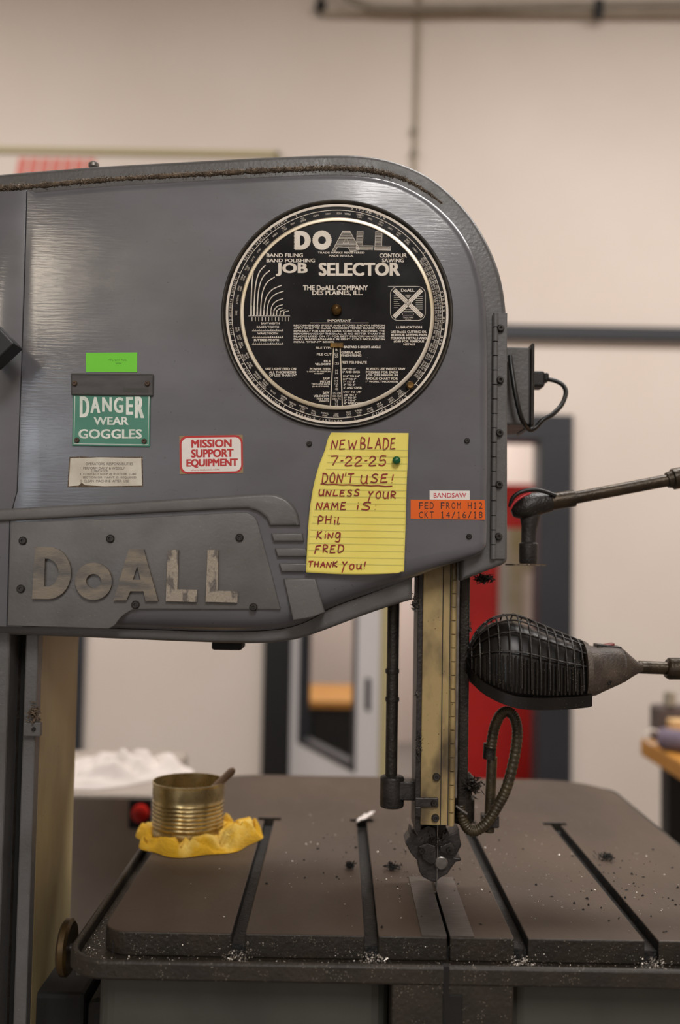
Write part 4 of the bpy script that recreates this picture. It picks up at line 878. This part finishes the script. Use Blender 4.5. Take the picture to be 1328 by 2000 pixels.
G = {'N': [[(0, 0), (.12, 1), (.75, .05), (.95, 1)]], 'E': [[(.8, 1), (.12, .95), (0, 0), (.85, .05)], [(.05, .52), (.65, .55)]], 'W': [[(0, 1), (.2, 0), (.5, .7), (.72, 0), (1, 1)]],
     'B': [[(.15, 0), (.15, 1), (.75, .9), (.7, .6), (.18, .52), (.85, .4), (.8, .05), (.1, 0)]], 'L': [[(.25, 1), (.05, 0), (.9, .05)]], 'A': [[(0, 0), (.5, 1), (.9, 0)], [(.2, .38), (.8, .4)]],
     'D': [[(.15, 1), (.1, 0), (.8, .2), (.9, .65), (.6, .95), (0, .98)]], '7': [[(0, .95), (.9, 1), (.3, 0)]], '-': [[(.1, .5), (.9, .55)]], '2': [[(.05, .75), (.4, 1), (.85, .75), (.05, .05), (1, .05)]],
     '5': [[(.9, 1), (.25, 1), (.15, .55), (.7, .6), (.85, .25), (.5, 0), (0, .1)]], 'O': [[(.5, 1), (.1, .6), (.2, .1), (.7, .05), (.95, .5), (.75, .95), (.5, 1)]], "'": [[(.6, 1.1), (.4, .75)]],
     'T': [[(0, .95), (1, 1)], [(.5, .97), (.4, 0)]], 'U': [[(.1, 1), (.05, .3), (.35, 0), (.75, .2), (.85, 1), (.85, .1), (1, 0)]], 'S': [[(.9, .9), (.5, 1), (.15, .75), (.8, .35), (.6, 0), (0, .08)]],
     '!': [[(.7, 1), (.4, .3)], [(.3, .06), (.38, 0)]], 'Y': [[(.05, 1), (.4, .5)], [(.9, 1), (.4, .5), (.1, -.5)]], 'R': [[(.15, 0), (.15, 1), (.8, .9), (.75, .6), (.2, .48), (.95, 0)]], 'M': [[(0, 0), (.15, 1), (.5, .3), (.85, 1), (1, 0)]],
     'i': [[(.5, .6), (.4, 0)], [(.5, .92), (.55, .86)]], ':': [[(.5, .65), (.55, .6)], [(.4, .1), (.45, .05)]], 'P': [[(.2, 0), (.25, 1), (.9, .85), (.8, .5), (.2, .42)]], 'H': [[(.1, 1), (.05, 0)], [(.9, 1), (.85, 0)], [(.1, .5), (.9, .52)]],
     'l': [[(.4, .9), (.1, 0), (.95, .1)]], 'K': [[(.15, 1), (.05, 0)], [(.9, 1), (.1, .45), (.95, 0)]], 'n': [[(.1, 0), (.1, .75), (.75, .1), (.9, .8)]], 'g': [[(.85, .7), (.3, .75), (.15, .25), (.6, .15), (.85, .7), (.75, -.35), (.1, -.3)]],
     'F': [[(.95, 1), (.15, .9), (0, -.1)], [(.1, .5), (.7, .55)]], 'u': [[(.1, .7), (.15, .1), (.6, .1), (.8, .7), (.8, .1), (1, 0)]], 'o': [[(.5, .7), (.1, .4), (.3, 0), (.8, .1), (.85, .55), (.5, .7)]]}
def hand(mb, word, x0, y0, x1, y1, slope=0):
    n = len(word); wts = [.45 if c_ in "i!':-l" else 1.25 if c_ in 'WM' else 1 for c_ in word]; tot = sum(wts); acc = 0
    for c_, wt in zip(word, wts):
        xa_ = x0 + (x1 - x0) * acc / tot; cw = (x1 - x0) * wt / tot * .8; acc += wt
        jy = random.uniform(-3, 3); lw = random.uniform(.9, 1.05)
        for st in G[c_]:
            pts = [zf(xa_ + (u + .10 * v) * cw * lw, y1 + jy - v * (y1 - y0)) for u, v in st]
            if len(pts) > 3 and c_ in 'SODBP25gUuoR': pts = cr(pts, 5)
            else: pts = [p for k in range(len(pts) - 1) for p in [(pts[k][0] + (pts[k + 1][0] - pts[k][0]) * i / 4, pts[k][1] + (pts[k + 1][1] - pts[k][1]) * i / 4) for i in range(4)]] + [pts[-1]]
            inkline(mb, pts, 2.3)
m_ = MB()
for wd, x0, y0, x1, y1 in (('NEW', 250, 112, 405, 166), ('BLADE', 412, 100, 628, 162), ('7-22-25', 246, 205, 572, 258), ("DON'T", 198, 302, 385, 356), ('USE!', 415, 308, 612, 355), ('UNLESS', 180, 394, 418, 428), ('YOUR', 458, 402, 625, 440), ('NAME', 165, 466, 345, 508), ('iS:', 388, 465, 520, 508), ('PHil', 170, 542, 305, 588), ('King', 168, 628, 312, 672), ('FRED', 158, 706, 330, 748), ('THANK', 120, 800, 292, 832), ('You!', 310, 800, 450, 842)): hand(m_, wd, x0, y0, x1, y1)
inkline(m_, [zf(190 + 40.5 * i, 360 + 1.3 * i + (3 if i % 2 else 0)) for i in range(11)], 1.8)
m_.build('handwriting', M['redpen'], note)
mq = P(774, 899.5, -.0100)
tag(MB().lathe(mq + Vector((0, .0012, 0)), (0, -1, 0), [(.0046, 0), (.005, .003), (.0046, .0065), (.003, .008), (0, .0083)], 24).build('magnet', M['magnet'], loc=mq, smooth=50), 'small round green magnet holding the yellow note', 'magnet')

# ================================================================ POWER CORD
t = thing('power_cord', 'black power cord with plug in the outlet box on saw head side', 'cord', P(1050, 760, .14))
k0, k1 = P(1031, 728, .14), P(1060, 759, .14); m_ = MB().box(e1.x + .0046, k1.x, .125, .155, k1.z, k0.z)
m_.box(k1.x, P(1070, 740, .14).x, .13, .15, P(1066, 748, .14).z, P(1066, 730, .14).z); m_.build('plug', M['cable'], t, bevel=.003)
pts = cr([P(1066, 740, .14), P(1085, 744, .138), P(1100, 753, .135), P(1105, 768, .13), P(1097, 790, .12), P(1080, 808, .11), P(1060, 820, .105), P(1046, 835, .105), P(1032, 838, .10), P(1018, 815, .075), P(1007, 770, .07), P(999, 720, .075), P(996, 695, .08)], 8)
MB().tube(pts, .0032, 10).build('cable', M['cable'], t, smooth=60)

# ================================================================ WORK LAMP
lamp = thing('work_lamp', 'black caged work lamp on jointed oily arm beside saw head', 'lamp', P(1020, 1103, .12))
AY = .12
MB().box(P(994, 1100, AY).x, P(1057, 1100, AY).x, AY - .03, AY + .03, P(1030, 1105, AY).z, P(1030, 1102, AY).z).build('mounting_plate', M['grime'], lamp)
c = P(1032, 1102, AY); ztop = P(1030, 1010, AY).z - c.z; zm = P(1030, 1062, AY).z - c.z
MB().lathe(c, (0, 0, 1), [(.0115, .0005), (.0125, .004), (.0125, zm), (.0098, zm + .002), (.0098, ztop - .012), (.012, ztop), (.008, ztop + .004)], 18).build('socket', M['gun'], lamp, smooth=40)
js = cr([P(1000, 1001, AY - .004), P(1020, 994, AY - .004), P(1045, 985, AY - .002), P(1075, 980, AY)], 5)
MB().tube(js, [.006 + .0105 * min(1, i / 6) if i < 10 else .0165 - .0006 * (i - 9) for i in range(len(js))], 14).build('swivel_joint', M['lampb'], lamp, smooth=60)
MB().tube([P(1033, 1066, AY), P(1034, 1034, AY), P(1036, 1012, AY), P(1039, 985, AY)], [.0096, .0098, .0128, .0135], 16).build('swivel_pin', M['gun'], lamp, smooth=40)
MB().tube([P(1060, 983, AY), P(1122, 973, AY)], .0112, 14).build('arm_ferrule', M['arm'], lamp, smooth=40)
MB().tube([P(1120, 973, AY), P(1310, 937, AY)], .0082, 14).build('upper_arm', M['arm'], lamp, smooth=40)
MB().tube([P(1303, 938, AY), P(1312, 936, AY), P(1314, 936, AY), P(1400, 920, AY)], [.0105, .0118, .0142, .0142], 14).build('elbow_collar', M['arm'], lamp, smooth=40)
MB().tube(cr([P(1395, 921, AY), P(1450, 930, AY), P(1470, 1000, AY - .02), P(1475, 1150, AY - .05), P(1465, 1270, AY - .07), P(1420, 1306, .05), P(1395, 1306, .05)], 6), .009, 12).build('elbow_link', M['arm'], lamp, smooth=60)
MB().tube(cr([P(996, 990, AY - .016), P(1002, 972, AY - .018), P(1020, 960, AY - .018), P(1050, 957, AY - .016), P(1085, 968, AY - .012)], 6), .0028, 8).build('cable', M['cable'], lamp, smooth=60)
MB().tube(cr([P(996, 996, AY - .017), P(1004, 982, AY - .019), P(1020, 970, AY - .019), P(1036, 963, AY - .017)], 6), .0016, 8).build('red_wire', M['redwire'], lamp, smooth=60)
# lamp head : sections along x
LY = .05
topP = cr([(918, 1302), (921, 1272), (938, 1236), (965, 1212), (995, 1202), (1020, 1204), (1060, 1220), (1100, 1237), (1130, 1249), (1148, 1258)], 8)
botP = cr([(918, 1308), (922, 1326), (938, 1346), (965, 1362), (1000, 1374), (1040, 1378), (1090, 1378), (1135, 1375), (1148, 1372)], 8)
def yon(E, x):
    for i in range(len(E) - 1):
        if E[i][0] <= x <= E[i + 1][0]: return E[i][1] + (E[i + 1][1] - E[i][1]) * (x - E[i][0]) / max(1e-6, E[i + 1][0] - E[i][0])
    return E[-1][1] if x > E[-1][0] else E[0][1]
xc = P(1033, 1300, LY)
def hd(x): # half depth
    t_ = (x - 918) / 230; return .055 * math.sqrt(max(0, 1 - (1 - min(1, t_ / .45)) ** 2)) * (1 - .28 * max(0, t_ - .45))
def sect(x, th, k=1.0, zs=1.0):   # th 0..180 over the arch, from front rim to back rim
    zt_ = P(x, yon(topP, x), LY).z; zb_ = P(x, yon(botP, x) - 14, LY).z; X = P(x, (yon(topP, x) + yon(botP, x)) / 2, LY).x
    X = xc.x + (X - xc.x) * (1 - (1 - k) * .35)
    a_ = R(th); cy2, sz = -math.cos(a_), math.sin(a_); e = .75
    yy = math.copysign(abs(cy2) ** e, cy2) * hd(x) * k; zz_ = abs(sz) ** e
    return Vector((X, LY + .03 + yy, zb_ + (zt_ - zb_) * zz_ * zs * k))
def shell(mb, xs_, k, zs, nth=28):
    vs = []; fs = []
    for x in xs_:
        for j in range(nth + 1): vs.append(sect(x, 180 * j / nth, .975 - (.975 - k) * min(1, (x - 918) / 100), zs))
    m = nth + 1
    for i in range(len(xs_) - 1):
        for j in range(nth): fs.append((i * m + j, i * m + j + 1, (i + 1) * m + j + 1, (i + 1) * m + j))
    return mb.add(vs, fs)
xs_ = [918.5 + 229 * (k / 40) ** 1.5 for k in range(41)]
sh = shell(MB(), xs_, .9, 1.0).build('reflector', M['lampi'], lamp, smooth=60)
sd = sh.modifiers.new('solid', 'SOLIDIFY'); sd.thickness = .0015
cage = MB()
for x in (924, 938, 954, 972, 992, 1013, 1032, 1050, 1068, 1085, 1102, 1118, 1134): cage.tube([sect(x, 4 + 172 * j / 30) for j in range(31)], .00115, 6)
for th in (28, 48, 66, 84, 102, 122, 145): cage.tube([sect(x, th) for x in xs_[2:]], .00115, 6)
cage.build('cage', M['lampb'], lamp, smooth=60)
fins = MB()
for k in range(26):
    x = 930 + k * 8; fins.tube([sect(x, th, .985) for th in (2, 8, 14, 20, 25)], .0011, 5)
fins.build('cooling_fins', M['lampb'], lamp)
# lower rim band following the plan outline
rimpts = [(P(x, yon(botP, x), LY), hd(x)) for x in xs_]
vs = []; fs = []
loop = [(p.x, LY + .03 - h_, p.z) for p, h_ in rimpts] + [(p.x, LY + .03 + h_, p.z) for p, h_ in reversed(rimpts)]
n_ = len(loop)
def ofs(p, k): return (xc.x + (p[0] - xc.x) * k, LY + .03 + (p[1] - LY - .03) * k, p[2])
vs = [(*ofs(p, 1.02)[:2], p[2] - .002) for p in loop] + [(*ofs(p, 1.02)[:2], p[2] + .0125) for p in loop] + [(*ofs(p, .9)[:2], p[2] + .0125) for p in loop] + [(*ofs(p, .9)[:2], p[2] - .002) for p in loop]
for i in range(n_):
    j = (i + 1) % n_
    for a_ in range(4): b_ = (a_ + 1) % 4; fs.append((a_ * n_ + i, a_ * n_ + j, b_ * n_ + j, b_ * n_ + i))
MB().add(vs, fs).build('lens_rim', M['lampi'], lamp, smooth=50)
q = P(1050, 1300, LY); zb_ = P(1050, 1364, LY).z
MB().lathe((P(1133, 1298, LY).x, LY + .03, P(1080, 1304, LY).z), (-1, 0, 0), [(.012, 0), (.014, .01), (.02, .03), (.026, .06), (.024, .08), (.014, .095), (0, .1)], 20).build('bulb', M['paleglass'], lamp, smooth=60)
# handle housing
hp_ = [(1131, 1248, 1372, .049), (1141, 1252, 1366, .049), (1146, 1260, 1360, .037), (1160, 1262, 1357, .034), (1175, 1261, 1350, .031), (1200, 1262, 1339, .028), (1208, 1264, 1336, .026), (1212, 1267, 1333, .0255), (1214, 1266, 1333, .026), (1230, 1280, 1323, .018), (1243, 1291, 1316, .011), (1252, 1293, 1313, .0085)]
vs = []; fs = []; n_ = 20
for x, ya, yb_, hw_ in hp_:
    A_ = P(x, ya, LY + .03); B_ = P(x, yb_, LY + .03); c_ = (A_ + B_) / 2; hz = (A_.z - B_.z) / 2
    for k in range(n_):
        a_ = 2 * math.pi * k / n_; vs.append((c_.x, c_.y + hw_ * math.copysign(abs(math.cos(a_)) ** .8, math.cos(a_)), c_.z + hz * math.copysign(abs(math.sin(a_)) ** .8, math.sin(a_))))
for i in range(len(hp_) - 1):
    for k in range(n_): fs.append((i * n_ + k, i * n_ + (k + 1) % n_, (i + 1) * n_ + (k + 1) % n_, (i + 1) * n_ + k))
fs += [tuple(range(n_)), tuple((len(hp_) - 1) * n_ + k for k in range(n_))]
hs_ = MB().add(vs, fs).build('lamp_housing', M['lamph'], lamp, smooth=45)
q = P(1186, 1264, LY + .03); MB().obox(q, Vector((.0155, 0, -.0015)), Vector((0, .011, 0)), Vector((0.0003, 0, .003))).build('switch_frame', M['lampb'], hs_, bevel=.001)
MB().obox(q + Vector((.002, 0, .003)), Vector((.006, 0, .0012)), Vector((0, .006, 0)), Vector((-.0003, 0, .0018))).build('rocker_switch', M['redsw'], hs_, bevel=.001)
MB().bolt(1190, 1333, LY + .004, 5, .003).build('housing_screw', M['screw'], hs_, smooth=40)
MB().tube([P(1248, 1303, LY + .03), P(1304, 1305, LY + .03)], .0083, 14).build('lower_arm', M['arm'], lamp, smooth=40)
MB().tube([P(1301, 1305, LY + .03), P(1307, 1306, LY + .03), P(1400, 1306, LY + .03)], [.0115, .0142, .0142], 14).build('lower_collar', M['arm'], lamp, smooth=40)

# ================================================================ TABLE TOP THINGS
cx_, cy_ = -.2155, .285; cz = TZ + .010
can = thing('tin_can', 'ribbed gold tin can holding a brush, standing on yellow rag', 'can', (cx_, cy_, cz))
rc = .0525; hcn = P(372, 1524, cy_).z - cz
prof = [(rc * .96, 0), (rc, .002), (rc, .008), (rc * .985, .010)]
zc = .013
while zc < hcn - .026:
    prof += [(rc * .985, zc), (rc, zc + .002), (rc * .985, zc + .004)]; zc += .0056
prof += [(rc * .99, hcn - .020), (rc, hcn - .018), (rc, hcn - .003), (rc * 1.015, hcn - .002), (rc * 1.015, hcn), (rc * .985, hcn), (rc * .985, .003), (0, .003)]
MB().lathe((cx_, cy_, cz), (0, 0, 1), prof, 48).build('can_body', M['tin'], can, smooth=35)
br = thing('brush', 'brown wooden brush handle leaning out of the tin can', 'brush', (cx_ + .005, cy_ - .005, cz + .0035))
A_ = P(457, 1502, cy_ - .012); B_ = Vector((cx_ - .018, cy_ + .0, cz + .012))
MB().tube([B_, B_ + (A_ - B_) * .96, A_], [.004, .0058, .0035], 12).build('handle', M['stick'], br, smooth=50)
MB().obox(B_ - Vector((0, 0, .001)), Vector((.008, 0, 0)), Vector((0, .004, 0)), Vector((0, 0, .007))).build('bristles', M['basedk'], br)
def rf(a_): return .080 + .022 * math.cos(a_) * (1 if math.cos(a_) > 0 else .2) + .006 * math.sin(3 * a_ + .5) + .005 * math.sin(7 * a_)
def rh(x, y, t_, a_):
    d = math.hypot(x - cx_, y - cy_)
    w_ = min(1, max(0, (d - .046) / .012)); e_ = min(1, (1 - t_) / .10)
    q1_, q2_ = noise.noise((x * 19, y * 19, 7.3)), noise.noise((x * 31, y * 31, 2.2))
    h_ = .0125 + .010 * noise.noise((x * 17, y * 17, 1.1)) + .004 * noise.noise((x * 55, y * 55, 4.4)) - .010 * math.exp(-(q1_ / .10) ** 2) - .006 * math.exp(-(q2_ / .09) ** 2)
    h_ *= 1 + .55 * max(0, math.cos(a_ - .5))
    return .0015 + (1 - w_) * .0078 + w_ * max(0, e_) ** .5 * max(.0015, h_ * 1.3)
tag(crumple(MB(), cx_, cy_, TZ, rf, 2, n=110, hfun=rh).build('rag', M['rag'], loc=(cx_, cy_, TZ), smooth=70), 'crumpled yellow rag under the tin can on the table', 'rag')
# paper scrap, swarf piles, chips
q = PZ(714, 1604, TZ); m_ = MB()
vs = []
for i in range(7):
    for j in range(5):
        u, v = i / 6 - .5, j / 4 - .5; vs.append((q.x + u * .026 + v * .006, q.y + v * .030 + u * .03, TZ + .003 + .009 * abs(noise.noise((u * 5, v * 5, 2))) + .004 * (u + .5)))
m_.add(vs, [(i * 5 + j, i * 5 + j + 1, (i + 1) * 5 + j + 1, (i + 1) * 5 + j) for i in range(6) for j in range(4)])
o = tag(m_.build('paper_scrap', M['cloth'], loc=(q.x, q.y, TZ), smooth=70), 'small white crumpled scrap at the rear end of a table slot', 'scrap')
sd = o.modifiers.new('solid', 'SOLIDIFY'); sd.thickness = .002; sd.offset = 1
for px, py, s_, lb in ((1185, 1680, .011, 'dark fuzzy clump of swarf on the right side of table'), (765, 1699, .010, 'dark flattened clump of swarf left of the blade guide'), (683, 1697, .006, 'small dark lump of swarf left of second table slot')):
    q = PZ(px, py, TZ); m_ = clump(q + Vector((0, 0, .005)), s_, .004, 120, .0032)
    for v in m_.v: v.z = max(v.z, TZ + .0004)
    tag(m_.build('swarf_clump', M['basedk'], loc=(q.x, q.y, TZ)), lb, 'swarf', kind='stuff')
m_ = MB()
def chip(x, y, z, s_):
    a_ = random.uniform(0, 6.28); d = Vector((math.cos(a_), math.sin(a_), 0)) * s_; e = Vector((-d.y, d.x, 0)) * random.uniform(.25, .7); k = Vector((0, 0, s_ * random.uniform(.3, .9)))
    p = Vector((x, y, z + .0003)); m_.add([p - d, p + e, p + d, p - e, p + k], [(0, 1, 4), (1, 2, 4), (2, 3, 4), (3, 0, 4), (3, 2, 1, 0)])
okp = lambda x, y: all(abs(x - s) > .011 for s in SX) and not (abs(x - cx_) < .12 and abs(y - cy_) < .1)
k = 0
while k < 330:
    x = random.triangular(-.2, .49, .28); y = random.triangular(-.07, .6, .12)
    if okp(x, y): chip(x, y, TZ, random.choice((.0006, .0008, .001, .0012, .002))); k += 1
for _ in range(700):
    x = random.uniform(LX0 + .02, .5); y = random.uniform(LY0 + .011, YF - .002); chip(x, y, .9435, random.choice((.0005, .0007, .0009)))
for _ in range(260):
    x = random.uniform(XL + .03, .5); chip(x, YF - .001 - abs(random.gauss(0, .001)), random.uniform(.9435, .966), random.choice((.0004, .0006, .0008)))
for s in SX:
    for _ in range(110): chip(random.gauss(s, .008), random.uniform(YF - .016, YF - .001), .9435 + random.uniform(0, .010), random.choice((.0008, .001, .0014)))
for _ in range(200): chip(LX0 + random.uniform(.010, .031), random.uniform(-.09, .05), .9435, random.choice((.0005, .0008)))
tag(m_.build('metal_shavings', M['chips'], loc=(.12, -.08, TZ)), 'fine bright metal shavings scattered over the table and its front trough', 'shavings', kind='stuff')
m_ = MB(); k = 0
while k < 170:
    x = random.gauss(.08 if k % 2 else .40, .07); y = random.gauss(.2 if k % 2 else .1, .1)
    if -.25 < x < .5 and -.07 < y < .5 and okp(x, y): chip(x, y, TZ, random.choice((.001, .0015, .002, .0028))); k += 1
tag(m_.build('dark_crumbs', M['basedk'], loc=(.12, .2, TZ)), 'dark oily crumbs of swarf scattered over the table top', 'crumbs', kind='stuff')
